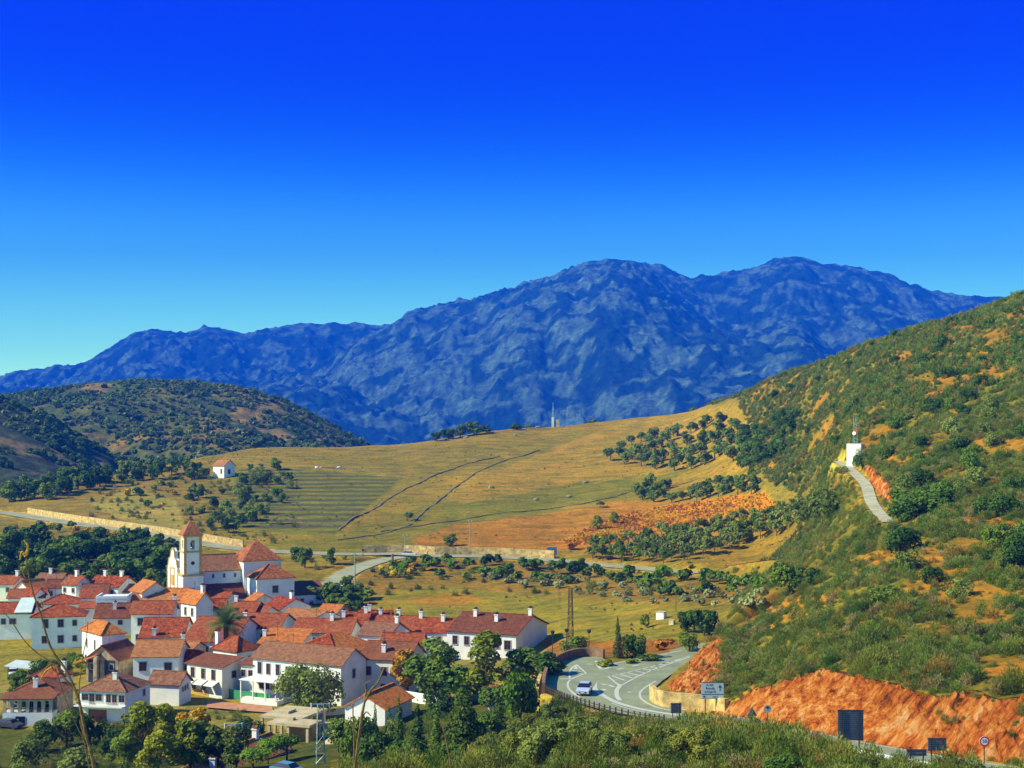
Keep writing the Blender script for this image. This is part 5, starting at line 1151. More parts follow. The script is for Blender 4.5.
many(14, [(120,478),(180,480),(200,500),(150,512),(110,498)], ['shrub','shruby','shrubyg','shrubd'], 2, 4, 'bush above upper left road', 'bush', 'shrub', 'bushes above the upper left road', 5, 2)
# olive grove: rows across the slope below the hill
gl = [(606,458),(640,440),(668,436),(700,425),(726,423),(742,440),(744,468),(716,462),(700,470),(672,474),(642,470),(620,466)]
many(92, gl, ['olive'], 5.0, 6.6, 'round olive tree of the grove', 'olive tree', 'olive_tree', 'olive trees in the grove', 6.0, 1.9)
many(30, [(632,492),(650,482),(672,488),(668,500),(700,502),(755,494),(752,484),(700,490),(672,505),(640,505)], ['olive'], 4, 5.2, 'olive tree by the vines', 'olive tree', 'olive_tree', 'olive trees of the lower rows', 5, 2)
many(100, [(584,560),(600,550),(640,541),(690,534),(748,524),(800,512),(834,506),(832,524),(780,536),(740,548),(690,560),(640,568)], ['orchard','orchard','orchardg'], 4.0, 5.6, 'orchard tree with visible trunk', 'orchard tree', 'orchard_tree', 'orchard trees above the middle road', 5.5, 1.8)
# bank of the middle road
many(46, [(395,566),(440,562),(560,566),(640,574),(760,584),(765,598),(640,596),(560,584),(440,578),(400,580)], ['shrubb','shrub','shrubb','shrubd'], 2.4, 4.2, 'green shrub below the middle road', 'shrub', 'shrub', 'green shrubs on the bank of the middle road', 6, 1.8)
many(40, [(480,575),(560,578),(640,586),(765,596),(760,608),(640,604),(560,592),(490,586)], ['shrubgr'], 1.6, 2.8, 'grey shrub below the middle road', 'shrub', 'shrub', 'grey shrubs on the bank of the middle road', 6, 1.8)
many(12, [(380,572),(412,568),(414,576),(384,580)], ['shruby','shrubyg'], 1.8, 2.8, 'bright yellow bush', 'bush', 'shrub', 'yellow bushes at the lane junction', 3, 1.8)
tree('shrubo', 571, 550, 540, 12, 'orange red bush at the lower left end of the vineyard', 'bush')
tree('shrubyg', 605, 667, 658, 20, 'low yellow bush on the traffic island of the junction', 'bush')
tree('shrubo', 663, 650, 636, 26, 'orange brown bush beside the road at the foot of the red slope', 'bush')
tree('shrub', 651, 662, 653, 22, 'pale green bush on the verge of the junction', 'bush'); tree('shrub', 630, 664, 656, 16, 'low green bush below the solitary cypress', 'bush')
tree('shrubyg', 645, 628, 612, 12, 'small lime green tree standing in the lower field', 'tree')
for i, (a, b, c, w_) in enumerate([(437,441,430,12),(448,439,427,16),(460,437,423,18),(474,435,420,20),(486,433,424,14),(517,430,423,14),(592,422,415,10),(527,429,424,9)]):
    tree('darktree' if i < 6 else 'olive', a, b, c, w_, 'dark skyline bush, %s from the left' % ['first','second','third','fourth','fifth','seventh','eighth','sixth'][i], 'bush', 'shrub', 'bushes on the skyline')
many(80, [(745,425),(800,372),(900,332),(1030,296),(1030,640),(940,600),(900,560),(830,470),(790,480),(752,450)], ['bigbush','bigbush','bigbushg','bigbusho'], 2.2, 4.0, 'dark hillside bush', 'bush', 'shrub', 'dark bushes on the right hillside', 9, 1.3)
many(26, [(735,440),(765,425),(798,415),(790,450),(760,470),(742,470)], ['bigbush','darktree'], 3.5, 6, 'dark gully tree', 'tree', 'tree', 'dark trees in the gully above the olive grove', 5, 1.5)
many(16, [(455,768),(490,745),(530,728),(560,728),(600,742),(700,752),(700,768)], ['nearbush','nearbushg'], 2.2, 3.8, 'tall slope bush', 'bush', 'shrub', 'tall bushes below the road', 9, 1.6)
many(10, [(60,664),(84,660),(84,676),(40,684),(22,672)], ['bigbushg','shrubyg','darktree'], 1.8, 3.2, 'garden bush', 'bush', 'shrub', 'garden bushes below the meadow', 4, 1.6)
many(14, [(40,524),(90,528),(150,537),(178,543),(178,550),(90,536),(40,530)], ['shrub','shrubd','shruby'], 1.6, 3.0, 'verge bush', 'bush', 'shrub', 'bushes on the verge of the upper left road', 5, 2)
# ------------------------------------------------------------ palm
def palm():
    p = gp(226, 668); rt = empty('palm_tree', p, 0, 'tall date palm with an arching crown rising among the village roofs', 'palm tree')
    top = 7.3*p.y/238
    mb = MB(); n = 16
    for i in range(n):
        z0, z1 = top*i/n, top*(i+1)/n; mb.tube([(0,0,z0-.3 if i == 0 else z0),(0,0,z1)], [.42, .5], 9, cap=(i == n-1))
    mb.build('trunk', BARK, rt); V, v = [], []
    for k in range(84):
        a = rnd.random()*6.283; el = rnd.uniform(-.55, 1.45); Lf = rnd.uniform(4.0, 5.2); P = []
        for j in range(9):
            t = j/8; e_ = el-1.5*t*t*(.5+.5*math.cos(max(0, el)*.8)); P.append((Lf*t, e_))
        x = r_ = z = 0; pts = [Vector((0,0,top))]
        for j in range(8):
            e_ = P[j][1]; x += Lf/8*math.cos(e_); z += Lf/8*math.sin(e_); pts.append(Vector((math.cos(a)*x, math.sin(a)*x, top+z)))
        sd = Vector((-math.sin(a), math.cos(a), 0)); tv = rnd.random()
        for j in range(1, 9):
            for q in range(3):
                c0 = pts[j-1].lerp(pts[j], q/3); wd = .75*math.sin(math.pi*min(.97, (j+q/3)/9.3))**.6
                fw = (pts[j]-pts[j-1]).normalized()*.32
                for s_ in (1, -1):
                    tip = c0+sd*s_*wd+fw-Vector((0,0,.28*wd)); V += [c0, c0+fw*.35, tip+fw*.1, tip]; v.append(.4*rnd.random()+.6*tv)
    me = npmesh('crown', [tuple(q) for q in V], np.arange(len(V)).reshape(-1, 4), [leafmat('palm_leaf', [(.07,.11,.02),(.15,.21,.04),(.28,.33,.09)])], attrs={'v': ('FACE', 'FLOAT', v)}); link('crown', me, rt)
palm()
# ------------------------------------------------------------ walls
def wall_along(name, pts, hgt, th, m, label, cat='wall', taper=None, base=.8, grp=None):
    P = [Vector(p) for p in pts]; mb = MB(); N = len(P); sec = []
    for i, p in enumerate(P):
        d = (P[min(i+1, N-1)]-P[max(i-1, 0)]); d.z = 0; d.normalize(); n = Vector((d.y, -d.x, 0))*th/2
        h = hgt[i] if hasattr(hgt, '__len__') else hgt
        sec.append([p-n-Vector((0,0,base)), p+n-Vector((0,0,base)), p+n+Vector((0,0,h)), p-n+Vector((0,0,h))])
    for a, b in zip(sec[:-1], sec[1:]):
        for j in range(4): mb.face([a[j], a[(j+1) % 4], b[(j+1) % 4], b[j]])
    mb.face(sec[0][::-1]); mb.face(sec[-1]); return tag(mb.build(name, m), label, cat, grp)
def off(P, dist):
    A = np.array(P); T = np.gradient(A[:, :2], axis=0); T /= np.linalg.norm(T, axis=1)[:, None]; return [(p[0]-t[1]*dist, p[1]+t[0]*dist, p[2]) for p, t in zip(A, T)]
def cutpx(P, a, b): return [p for p in P if a <= 512+F*p[0]/p[1] <= b]
wall_along('retaining_wall', cutpx(off(R3P, 5.0), 358, 556), 2.1, .5, MYw, 'long pale yellow retaining wall behind the middle road at the lane junction')
wall_along('retaining_wall', cutpx(off(R3P, 5.0), 26, 250), 1.9, .5, MYw, 'pale yellow stone wall along the upper left road')
wj = smooth([(*jp(*p), JZ) for p in [(543.5,692),(544.5,682),(549.5,670.5),(559,662.5),(574.5,657),(590,656),(604,657.5)]], 5)
wall_along('road_wall', wj, 1.25, .45, MBrn, 'curved brown parapet wall around the outside of the road junction')
wo = [(x-.9, y+.2, JZ-.1) for x, y, z in wj[:12]]
wall_along('retaining_wall', wo, [.25]*len(wo), .5, MYw, 'tall yellow retaining wall holding the left end of the junction', base=5)
p0 = [wp(651.5,699,183.5), wp(656,704,180.5), (*jp(664,709), JZ)]
p1 = [(x, y, z) for x, y, z in off(R1P, 5.6) if 674 <= 512+F*x/y <= 728]
p1 = sorted(p1, key=lambda q: q[0])
wall_along('retaining_wall', [(q[0], q[1], q[2]) for q in [(p0[0][0], p0[0][1], JZ), (p0[1][0], p0[1][1], JZ)]+[(*jp(664,706.5), JZ)]]+p1, 1.9, .6, MYw, 'rough yellow masonry wall at the foot of the slope below the direction sign')
# stone walls and hedge lines across the fields
def line_wall(pts, h, label, dm=330):
    P = [gp(a, b, 0, dm) for a, b in pts]; P = smooth([(p.x, p.y, p.z) for p in P], 6); P = [(x+rnd.uniform(-.3,.3), y+rnd.uniform(-.3,.3), float(zat(x, y))) for x, y, z in P]
    wall_along('stone_wall', P, [h*.55*rnd.uniform(.4,1.3) for _ in P], .7, MSt, label)
MSt = mat('dry_stone', (.20,.17,.07), noise=.5, nscale=1.5, bump=.1)
line_wall([(338,531),(355,517),(375,508),(400,492),(425,480),(450,470),(470,463),(500,456)], .6, 'dark dry stone wall climbing the big slope beside the terraced field')
line_wall([(380,532),(405,527),(420,515),(440,500),(460,484),(500,462),(540,450)], .5, 'rough stone wall curving up the middle of the big slope')
line_wall([(228,522),(260,524),(300,524),(335,526)], .8, 'stone wall along the foot of the terraced field')
line_wall([(320,468),(360,470),(400,476),(430,478)], .7, 'stone wall along the top of the terraced field')
line_wall([(355,452),(400,454),(440,457),(487,459)], .6, 'low wall crossing just below the skyline')
line_wall([(340,540),(380,534),(430,524),(520,512),(600,500),(640,490),(700,478)], .45, 'long low field boundary between the yellow and orange fields')
# scattered stones
def rock(px, row, s, m, label, cat='rock', D=None):
    p = gp(px, row); mb = bmesh.new(); bmesh.ops.create_icosphere(mb, subdivisions=2, radius=s)
    for v in mb.verts: v.co *= rnd.uniform(.78, 1.15); v.co.z *= .62
    me = bpy.data.meshes.new('rock'); mb.to_mesh(me); mb.free(); me.materials.append(m); o = link('rock', me, None, (p.x, p.y, p.z+s*.2)); return tag(o, label, cat)
ML = mat('limestone', (.30,.26,.13), noise=.4, nscale=1.2)
MWs = mat('white_stone', (.8,.78,.68), noise=.1)
for a, b, s, lab in ((317,468,1.3,'bright white boulder, left one of the pair above the terraced field'), (321,468,1.0,'bright white boulder, right one of the pair above the terraced field'), (339,468,1.3,'pale boulder right of the white pair above the terraced field'),
                     (491,488,2.4,'grey rock outcrop in the middle of the big slope'),(536,500,2,'pale rock on the yellow slope left of centre'),(569,497,2.2,'dark rock outcrop below the middle of the yellow slope'),(585,483,2.6,'flat rock shelf on the yellow slope below the grove'),
                     (538,428,3,'slanting rock on the skyline left of the monument'),(515,436,2,'rock on the slope below the skyline bushes'),(466,438,2.6,'rock outcrop under the skyline bushes')):
    rock(a, b, s*(.75 if s <= 1.3 else .5), MWs if s <= 1.3 else ML, lab)
# ------------------------------------------------------------ car
def car():
    x, y = jp(584.5, 693.5); rt = empty('car', (x, y, JZ+.03), R(-10), 'silver white hatchback driving round the bend past the wooden fence', 'car')
    cp = mat('silver_paint', (.62,.70,.74), rough=.3, spec=.6, metal=.25)
    # local: front faces -y, length 4.2 width 1.75
    prof = [(-2.1,.35),(-2.12,.62),(-2.0,.82),(-1.15,.98),(-.45,1.42),(1.05,1.46),(1.75,1.05),(2.05,.98),(2.1,.4)]
    def sec(p, w_): return [(-w_, p[0], p[1]), (w_, p[0], p[1])]
    mb = MB(); ws = [.74,.83,.86,.86,.62,.62,.80,.80,.78]; n = len(prof)
    low = .30
    for i in range(n-1):
        a, b = prof[i], prof[i+1]; wa, wb = ws[i], ws[i+1]
        mb.face([(-wa,a[0],a[1]),(wa,a[0],a[1]),(wb,b[0],b[1]),(-wb,b[0],b[1])], 0 if i not in (3,5) else 1)
    base = [(-.80,low)]
    for s in (-1, 1):
        belt = [(-2.1,.35,.74),(-2.12,.62,.83),(-2.0,.82,.86),(-1.15,.98,.86),(1.75,1.05,.80),(2.05,.98,.80),(2.1,.4,.78)]
        for i in range(len(belt)-1):
            a, b = belt[i], belt[i+1]; q = [(s*a[2],a[0],a[1]),(s*b[2],b[0],b[1]),(s*.82,b[0],low),(s*.82,a[0],low)]
            mb.face(q if s < 0 else q[::-1])
        q = [(s*.86,-1.15,.98),(s*.62,-.45,1.42),(s*.62,1.05,1.46),(s*.80,1.75,1.05)]; mb.face(q[::-1] if s < 0 else q, 1)
    mb.face([(-.82,-2.1,low),(-.82,2.1,low),(.82,2.1,low),(.82,-2.1,low)], 0); mb.face([(-.74,-2.1,.35),(-.82,-2.1,low),(.82,-2.1,low),(.74,-2.1,.35)])
    mb.build('body', [cp, MGl], rt)
    mb = MB(); mb.box(-.45, .45, -2.16, -2.1, .42, .60); mb.build('grille', MDk, rt)
    for s in (-1, 1):
        mb = MB(); mb.box(s*.66-.14, s*.66+.14, -2.14, -2.0, .62, .78); mb.build('headlight', mat('lamp_glass', (.8,.85,.9), rough=.1), rt)
        mb = MB(); mb.box(s*.98-.1, s*.98+.1, -.95, -.8, .98, 1.12); mb.build('mirror', cp, rt)
        for yy in (-1.35, 1.3):
            mb = MB(); mb.tube([(s*.66,yy,.31),(s*.87,yy,.31)], .31, 16); wh = mb.build('wheel', MDk, rt)
            mb = MB(); mb.tube([(s*.865,yy,.31),(s*.885,yy,.31)], .19, 12); mb.build('rim', MMt, wh)
    mb = MB(); mb.box(-.26, .26, -2.175, -2.162, .43, .53); mb.build('number_plate', WM['w'], rt)
car()
# ------------------------------------------------------------ fence, guard rail
F1 = smooth([(*jp(*p), JZ-.1) for p in [(546,692),(556,696),(567,700.5),(585,706),(610,713),(640,719.5),(664,722.5)]], 5)
rt = empty('wooden_fence', F1[0], 0, 'dark wooden post and rail fence along the outer edge of the junction', 'fence')
o0 = Vector(F1[0]); A = np.array(F1)
acc = 0; mb = MB(); mb.tube([Vector(p)-o0+Vector((0,0,.72)) for p in F1], .06, 5); mb.tube([Vector(p)-o0+Vector((0,0,.40)) for p in F1], .045, 5); mb.build('rail', MWd, rt)
pm = MB(); pm.box(-.09, .09, -.09, .09, -.6, 1.0); pmesh = bpy.data.meshes.new('post'); pmesh.from_pydata(pm.v, [], pm.f); pmesh.materials.append(MWd)
for i in range(0, len(F1)): link('post', pmesh, rt, Vector(F1[i])-o0)
GR = [(x, y, z) for x, y, z in off(R1P, -4.15) if 800 <= 512+F*x/y <= 1060]
rt = empty('guard_rail', GR[0], 0, 'low white metal guard rail on the near side of the road under the red cut', 'guard rail'); o0 = Vector(GR[0])
mb = MB()
for a, b in zip(GR[:-1], GR[1:]):
    a, b = Vector(a)-o0, Vector(b)-o0; mb.face([a+Vector((0,0,.75)), b+Vector((0,0,.75)), b+Vector((0,0,1.05)), a+Vector((0,0,1.05))]); mb.face([a+Vector((.07,.07,1.05)), b+Vector((.07,.07,1.05)), b+Vector((.07,.07,.75)), a+Vector((.07,.07,.75))]); mb.face([a+Vector((0,0,1.05)), b+Vector((0,0,1.05)), b+Vector((.07,.07,1.05)), a+Vector((.07,.07,1.05))])
mb.build('rail', mat('white_rail', (.7,.72,.66), rough=.5), rt)
for p in GR[::2]: link('post', pmesh, rt, Vector(p)-o0+Vector((.12,.12,0)))
# ------------------------------------------------------------ signs
def panel_sign(name, px, row_b, D, w_, h_, zc_row, label, posts=2, rz=0, front=None, back=True, cat='sign', stripes=True, arc=None):
    x, y, zc = wp(px, zc_row, D); zg = float(zat(x, y)); rt = empty(name, (x, y, zg), R(rz), label, cat)
    zc -= zg; mb = MB(); mb.box(-w_/2, w_/2, -.03, .03, zc-h_/2, zc+h_/2, 0)
    mb.box(-w_/2-.03, w_/2+.03, -.05, .045, zc+h_/2, zc+h_/2+.05, 1); mb.box(-w_/2-.03, w_/2+.03, -.05, .045, zc-h_/2-.05, zc-h_/2, 1)
    if back and stripes:
        n = int(h_/.16)
        for k in range(n): z = zc-h_/2+h_*(k+.5)/n; mb.box(-w_/2+.03, w_/2-.03, -.055, -.031, z-.02, z+.02, 1)
    pn = mb.build('panel', [MPan if back else MPw, MDk], rt)
    for k in range(posts):
        u = 0 if posts == 1 else (-.32+.64*k/(posts-1))*w_
        mb = MB(); yo = -.12 if back else .08; mb.box(u-.05, u+.05, yo-.05, yo+.05, -.8, zc+h_/2+.06); mb.build('post', MDk, rt)
    return rt, pn, zc
MPan = mat('sign_back', (.20,.24,.22), rough=.6, metal=.2, noise=.2, nscale=3); MPw = mat('sign_face', (.42,.60,.60), rough=.5)
panel_sign('road_sign', 850.5, 760, 123, 2.25, 2.55, 725, 'large dark back of a road sign on two posts in front of the red cut')
panel_sign('road_sign', 937, 765, 118, 1.55, .95, 744.3, 'middle sized dark sign back on two posts, right of the large sign back')
panel_sign('road_sign', 916.5, 765, 117, 1.65, .42, 752.5, 'low narrow dark board on two short posts left of the middle sized sign back')
panel_sign('road_sign', 676, 715, 172, 1.3, 1.1, 708, 'small grey sign back standing against the yellow masonry wall')
rt, pn, zc = panel_sign('direction_sign', 712.5, 700, 174, 2.75, 1.95, 690.5, 'pale blue direction sign with place names and an arrow on the red slope', back=False, stripes=False)
MTx = mat('sign_text', (.03,.08,.06)); MTb = mat('sign_blue', (.03,.06,.22))
def text(s, parent, x, z, size, m, yo=-.045):
    cu = bpy.data.curves.new('lettering', 'FONT'); cu.body = s; cu.size = size; cu.extrude = .004; cu.align_x = 'CENTER'; cu.align_y = 'CENTER'
    o = bpy.data.objects.new('lettering', cu); COL.objects.link(o)
    dg = bpy.context.evaluated_depsgraph_get(); me = bpy.data.meshes.new_from_object(o.evaluated_get(dg)); bpy.data.objects.remove(o)
    me.materials.clear(); me.materials.append(m); o = link('lettering', me, parent); o.location = (x, yo, z); o.rotation_euler = (R(90), 0, 0); return o
text('A-369', pn, -.35, zc+.68, .34, MTx); text('Ronda', pn, -.3, zc+.28, .42, MTb); text('ATAJATE', pn, -.3, zc-.16, .36, MTx); text('Jimera', pn, .35, zc-.76, .26, MTb)
mb = MB(); mb.box(-1.36, 1.36, -.05, -.031, zc-.50, zc-.43); mb.box(.88, .96, -.05, -.031, zc-.05, zc+.42); mb.face([(.70,-.05,zc+.36),(1.14,-.05,zc+.36),(.92,-.05,zc+.72)]); mb.box(-1.15, -.9, -.05, -.031, zc-.82, zc-.66); mb.build('symbols', MTx, pn)
def disc(mb, x, y, z, r, m=0, n=24, r0=0):
    if r0 == 0: mb.face([(x+r*math.cos(t*6.2832/n), y, z+r*math.sin(t*6.2832/n)) for t in range(n)], m)
    else:
        for t in range(n):
            a, b = t*6.2832/n, (t+1)*6.2832/n; mb.face([(x+r0*math.cos(a),y,z+r0*math.sin(a)),(x+r*math.cos(a),y,z+r*math.sin(a)),(x+r*math.cos(b),y,z+r*math.sin(b)),(x+r0*math.cos(b),y,z+r0*math.sin(b))], m)
def speed():
    D = 119; x, y, zc = wp(984.5, 741.3, D); zg = float(zat(x, y)); rt = empty('speed_limit_sign', (x, y, zg), 0, 'round white speed limit sign with a red ring reading 50 beside the red cut', 'sign'); zc -= zg
    mb = MB(); mb.tube([(0,-.02,zc),(0,.02,zc)], .42, 28, 0); disc(mb, 0, -.024, zc, .42, 1, 28, .30); mb.build('disc', [mat('white_sign', (.8,.8,.8)), mat('sign_red', (.5,.02,.02))], rt)
    mb = MB(); mb.tube([(0,.07,-.6),(0,.07,zc+.3)], .045, 8); mb.build('post', MDk, rt); pn = rt.children[0]; text('50', pn, 0, zc, .42, MTx, -.03)
speed()
def small_signs():
    D = 146; x, y, zc = wp(752, 712.5, D); zg = float(zat(x, y)); rt = empty('road_sign', (x, y, zg), 0, 'dark triangular sign back above a round one on a single post', 'sign'); zc -= zg
    mb = MB(); s = .55; mb.face([(-s,-.03,zc-.35),(s,-.03,zc-.35),(0,-.03,zc+.62)]); mb.face([(s,.03,zc-.35),(-s,.03,zc-.35),(0,.03,zc+.62)]); 
    for a, b in (((-s,zc-.35),(s,zc-.35)), ((s,zc-.35),(0,zc+.62)), ((0,zc+.62),(-s,zc-.35))): mb.face([(a[0],-.03,a[1]),(a[0],.03,a[1]),(b[0],.03,b[1]),(b[0],-.03,b[1])])
    mb.build('triangle_panel', MPan, rt); mb = MB(); mb.tube([(0,-.03,zc-.85),(0,.03,zc-.85)], .44, 20); mb.build('round_panel', MPan, rt); mb = MB(); mb.box(-.05,.05,-.13,-.04,-.8,zc+.3); mb.build('post', MDk, rt)
    x, y, zc = wp(767.5, 709, 150); zg = float(zat(x, y)); rt = empty('road_sign', (x, y, zg), 0, 'small grey round sign with a dark cross mark on a thin post', 'sign'); zc -= zg
    mb = MB(); mb.tube([(0,-.02,zc),(0,.02,zc)], .42, 20); mb.build('disc', mat('sign_grey', (.35,.38,.30)), rt); mb = MB(); mb.box(-.22,.22,-.04,-.025,zc+.12,zc+.22); mb.box(-.06,.06,-.045,-.026,zc,zc+.32); mb.build('symbol', MDk, rt.children[0]); mb = MB(); mb.tube([(0,.06,-.6),(0,.06,zc+.3)], .04, 6); mb.build('post', MDk, rt)
small_signs()
# ------------------------------------------------------------ poles, lamps, pylons
def pole(name, px, base, top, r, m, label, cat='pole', arm=None, D=None, lamp=False, dmin=86):
    p = gp(px, base, 0, dmin) if D is None else Vector((*wp(px, base, D)[:2], 0)); p.z = float(zat(p.x, p.y)) if D is None else (HZ-base)/F*D
    h = (base-top)/F*p.y; rt = empty(name, p, 0, label, cat)
    mb = MB(); mb.tube([(0,0,-3),(0,0,h)], [r, r*.65], 8); mb.build('post', m, rt)
    if arm:
        mb = MB(); mb.box(-arm, arm, -.06, .06, h-.5, h-.36); mb.build('crossarm', m, rt)
        for s in (-1, 0, 1):
            mb = MB(); mb.tube([(s*arm*.9,0,h-.36),(s*arm*.9,0,h-.05)], .06, 6); mb.build('insulator', WM['w'], rt)
    if lamp:
        mb = MB(); mb.tube([(0,0,h-.05),(0,0,h+.08),(0,0,h+.45),(0,0,h+.6)], [.10,.28,.34,.05], 8); mb.build('lantern', MDk, rt)
    return rt
pole('utility_pole', 355, 598, 553, .16, MMt, 'pale tall utility pole beside the side lane', arm=.8)
pole('utility_pole', 405, 555, 534, .13, MMt, 'thin utility pole behind the yellow wall', arm=.6, dmin=330)
pole('utility_pole', 470, 547, 520, .13, MMt, 'thin utility pole on the orange field', arm=.6, dmin=330)
pole('street_lamp', 552.5, 662, 634, .08, MDk, 'street lamp, leftmost of those behind the curved brown wall', 'street lamp', lamp=True, D=222)
pole('street_lamp', 566.5, 658, 632, .08, MDk, 'street lamp in the middle behind the curved brown wall', 'street lamp', lamp=True, D=226)
pole('street_lamp', 589, 656, 633, .08, MDk, 'street lamp, rightmost of those behind the curved brown wall', 'street lamp', lamp=True, D=222)
pole('street_lamp', 619, 659, 640, .08, MDk, 'street lamp standing beside the solitary cypress', 'street lamp', lamp=True, D=216)
pole('street_lamp', 332, 622, 607, .10, MMt, 'street lamp with a pale globe above the wide grey gable', 'street lamp', lamp=True)
pole('street_lamp', 363, 557, 551, .10, MDk, 'small dark lamp at the mouth of the side lane', 'street lamp', lamp=True, dmin=330)
pole('post', 392.5, 565, 554, .45, MBrn, 'stout dark red brown post at the corner of the side lane', 'post', dmin=330)
pole('utility_pole', 676, 612, 587, .07, MWd, 'thin sapling stake standing in the lower field')
def lattice(px, base, top, D, w0, w1, label, arm=None, arm2=None, m=None):
    m = m or MMt; x, y, z = wp(px, base, D); h = (base-top)/F*D; rt = empty('pylon', (x, y, z), R(12), label, 'pylon'); mb = MB(); n = max(6, int(h/1.1))
    f = lambda t, i: Vector(((w0+(w1-w0)*t)*(-1, 1, 1, -1)[i], (w0+(w1-w0)*t)*(-1, -1, 1, 1)[i], h*t))
    for i in range(4):
        mb.tube([f(0,i)-Vector((0,0,4)), f(1,i)], .06, 4)
        for k in range(n):
            a, b = k/n, (k+1)/n; j = (i+1) % 4; mb.tube([f(a,i), f(b,j)] if k % 2 else [f(a,j), f(b,i)], .035, 3, cap=False); mb.tube([f(b,i), f(b,j)], .03, 3, cap=False)
    mb.build('mast', m, rt)
    for zz, aa in ((h, arm), (h*.985-1.6, arm2)):
        if aa:
            mb = MB(); mb.tube([(-aa,0,zz),(aa,0,zz)], .07, 4); mb.tube([(-aa,0,zz),(0,0,zz-.6),(aa,0,zz)], .04, 4); mb.build('crossarm', m, rt)
            for s in (-1, 1): mb = MB(); mb.tube([(s*aa*.95,0,zz-.5),(s*aa*.95,0,zz+.1)], .09, 6); mb.build('insulator', WM['w'], rt)
    return rt
lattice(320.5, 772, 704, 172, .62, .34, 'pale green lattice power pylon with a wide crossarm at the bottom of the village', 1.15)
lattice(233.5, 768, 724, 176, .5, .25, 'smaller thin lattice pylon among the trees left of the umbrella pines', 1.1)
lattice(570.5, 648, 588, 262, .55, .28, 'tall slender lattice pylon in front of the lower field', None, None, MWd)
# ------------------------------------------------------------ monument and station on the hill
p = gp(555, 427); rt = empty('monument', p, 0, 'pale stone monument with a tall thin mast on the skyline of the yellow slope', 'monument')
mb = MB(); mb.box(-1.7,-.5,-.6,.6,-2,5); mb.build('pillar', WM['c'], rt); mb = MB(); mb.box(.5,2.2,-.6,.6,-2,3.8); mb.build('pillar', MCc, rt)
mb = MB(); mb.tube([(-1.0,0,4.9),(-1.0,0,12.5)], [.30,.10], 6); mb.box(-1.5,-.5,-.2,.2,8.5,9.3); mb.build('mast', MMt, rt)
pole('utility_pole', 567, 427, 407, .08, MMt, 'thin pole on the skyline right of the monument')
pole('utility_pole', 583, 424, 405, .06, MMt, 'thinnest pole on the skyline, right of the monument and its neighbour pole')
p = gp(855.5, 463, 0, 200); rt = empty('transmitter_station', p, R(-28), 'small white transmitter block with a red and white antenna mast above the concrete track', 'transmitter station'); k = p.y/270*.95
mb = MB(); mb.box(-1.5*k,1.4*k,-1.2*k,1.2*k,-1,3.9*k); mb.build('block', WM['w'], rt); mb = MB(); mb.box(-.1*k,1.2*k,-1.9*k,-1.003*k,-1,1.9*k); mb.build('annex', WM['c'], rt)
mb = MB()
for a, b in ((-.4,-.4),(.4,-.4),(.4,.4),(-.4,.4)): mb.tube([(a*k,b*k,3.9*k),(a*.6*k,b*.6*k,8.1*k)], .05, 4)
for q in range(6): z = (4+q*.7)*k; mb.tube([(-.4*k,-.4*k,z),(.35*k,-.35*k,z+.6*k)], .035, 3); mb.tube([(.4*k,-.4*k,z),(-.35*k,-.35*k,z+.6*k)], .035, 3)
mb.build('mast', MMt, rt)
mb = MB(); mb.box(.1*k,.55*k,-.6*k,-.4*k,5.6*k,7.3*k); mb.build('red_panel', mat('antenna_red', (.5,.09,.03)), rt); mb = MB(); mb.tube([(-.1*k,-.75*k,6.0*k),(-.1*k,-.55*k,6.0*k)], .38*k, 14); mb.build('dish', WM['w'], rt)
mb = MB(); [mb.tube([(a*k,0,7.5*k),(a*k,0,9.4*k)], .05, 5) for a in (-.4,0,.3)]; mb.build('antenna', MMt, rt)
# ------------------------------------------------------------ half built concrete frame
p = gp(264, 737); rt = empty('unfinished_building', p, R(-20), 'half built ochre concrete frame with bare columns and a flat slab roof', 'building'); rt.scale = (1.15, 1.15, 1)
mb = MB(); mb.box(0,6,-1,6,3.1,3.45); mb.box(3,9,-4.5,-1.003,3.1,3.45); mb.box(-1,4,-4,-1.2,.1,.4); mb.box(2,3,1,3,3.45,3.8); mb.box(4.6,5.6,-2.5,-1.8,3.46,3.8); mb.build('slab', MCc, rt)
for a, b in ((.2,-.8),(3,-.8),(5.7,-.8),(.2,2.5),(.2,5.6),(5.7,5.6),(3.2,-4.2),(8.6,-4.2),(8.6,-1.3),(5.9,-4.2)):
    mb = MB(); mb.box(a-.17,a+.17,b-.17,b+.17,-2,3.1); mb.build('column', MCc, rt)
mb = MB(); mb.box(5.2,8.6,-3,-1.3,-2,3.0); mb.build('wall', MOch, rt)
# sports court, green fence, lower walls of the village
def gfence(a, b, h, m, label, name='fence', th=.1):
    A, B_ = gp(*a), gp(*b); return wall_along(name, [tuple(A.lerp(B_, t/6)) for t in range(7)], h, th, m, label, 'fence' if 'fence' in name else 'wall')
gfence((229,698),(270,703), 1.5, mat('green_mesh', (.05,.30,.10), noise=.2, nscale=4), 'bright green mesh fence below the long white building', 'green_fence')
A = [gp(*q) for q in ((208,701),(272,707),(274,714),(206,709))]
zc_ = max(a.z for a in A)+.06; mb = MB(); mb.face([(a.x,a.y,zc_) for a in A]); mb.box(A[3].x, A[3].x+.01, A[3].y, A[3].y+.01, zc_-2, zc_-.01); tag(mb.build('sports_court', mat('court_clay', (.55,.25,.12), noise=.2, nscale=.8)), kind='structure')
gfence((322,716),(372,712), 1.0, WM['c'], 'low cream wall beside the yard with the lattice pylon', 'garden_wall', .3)
gfence((398,698),(444,706), 1.4, WM['w'], 'white garden wall below the tall trees', 'garden_wall', .3)
gfence((320,728),(360,724), .6, MCc, 'pale kerb wall at the edge of the yard', 'garden_wall', .3)
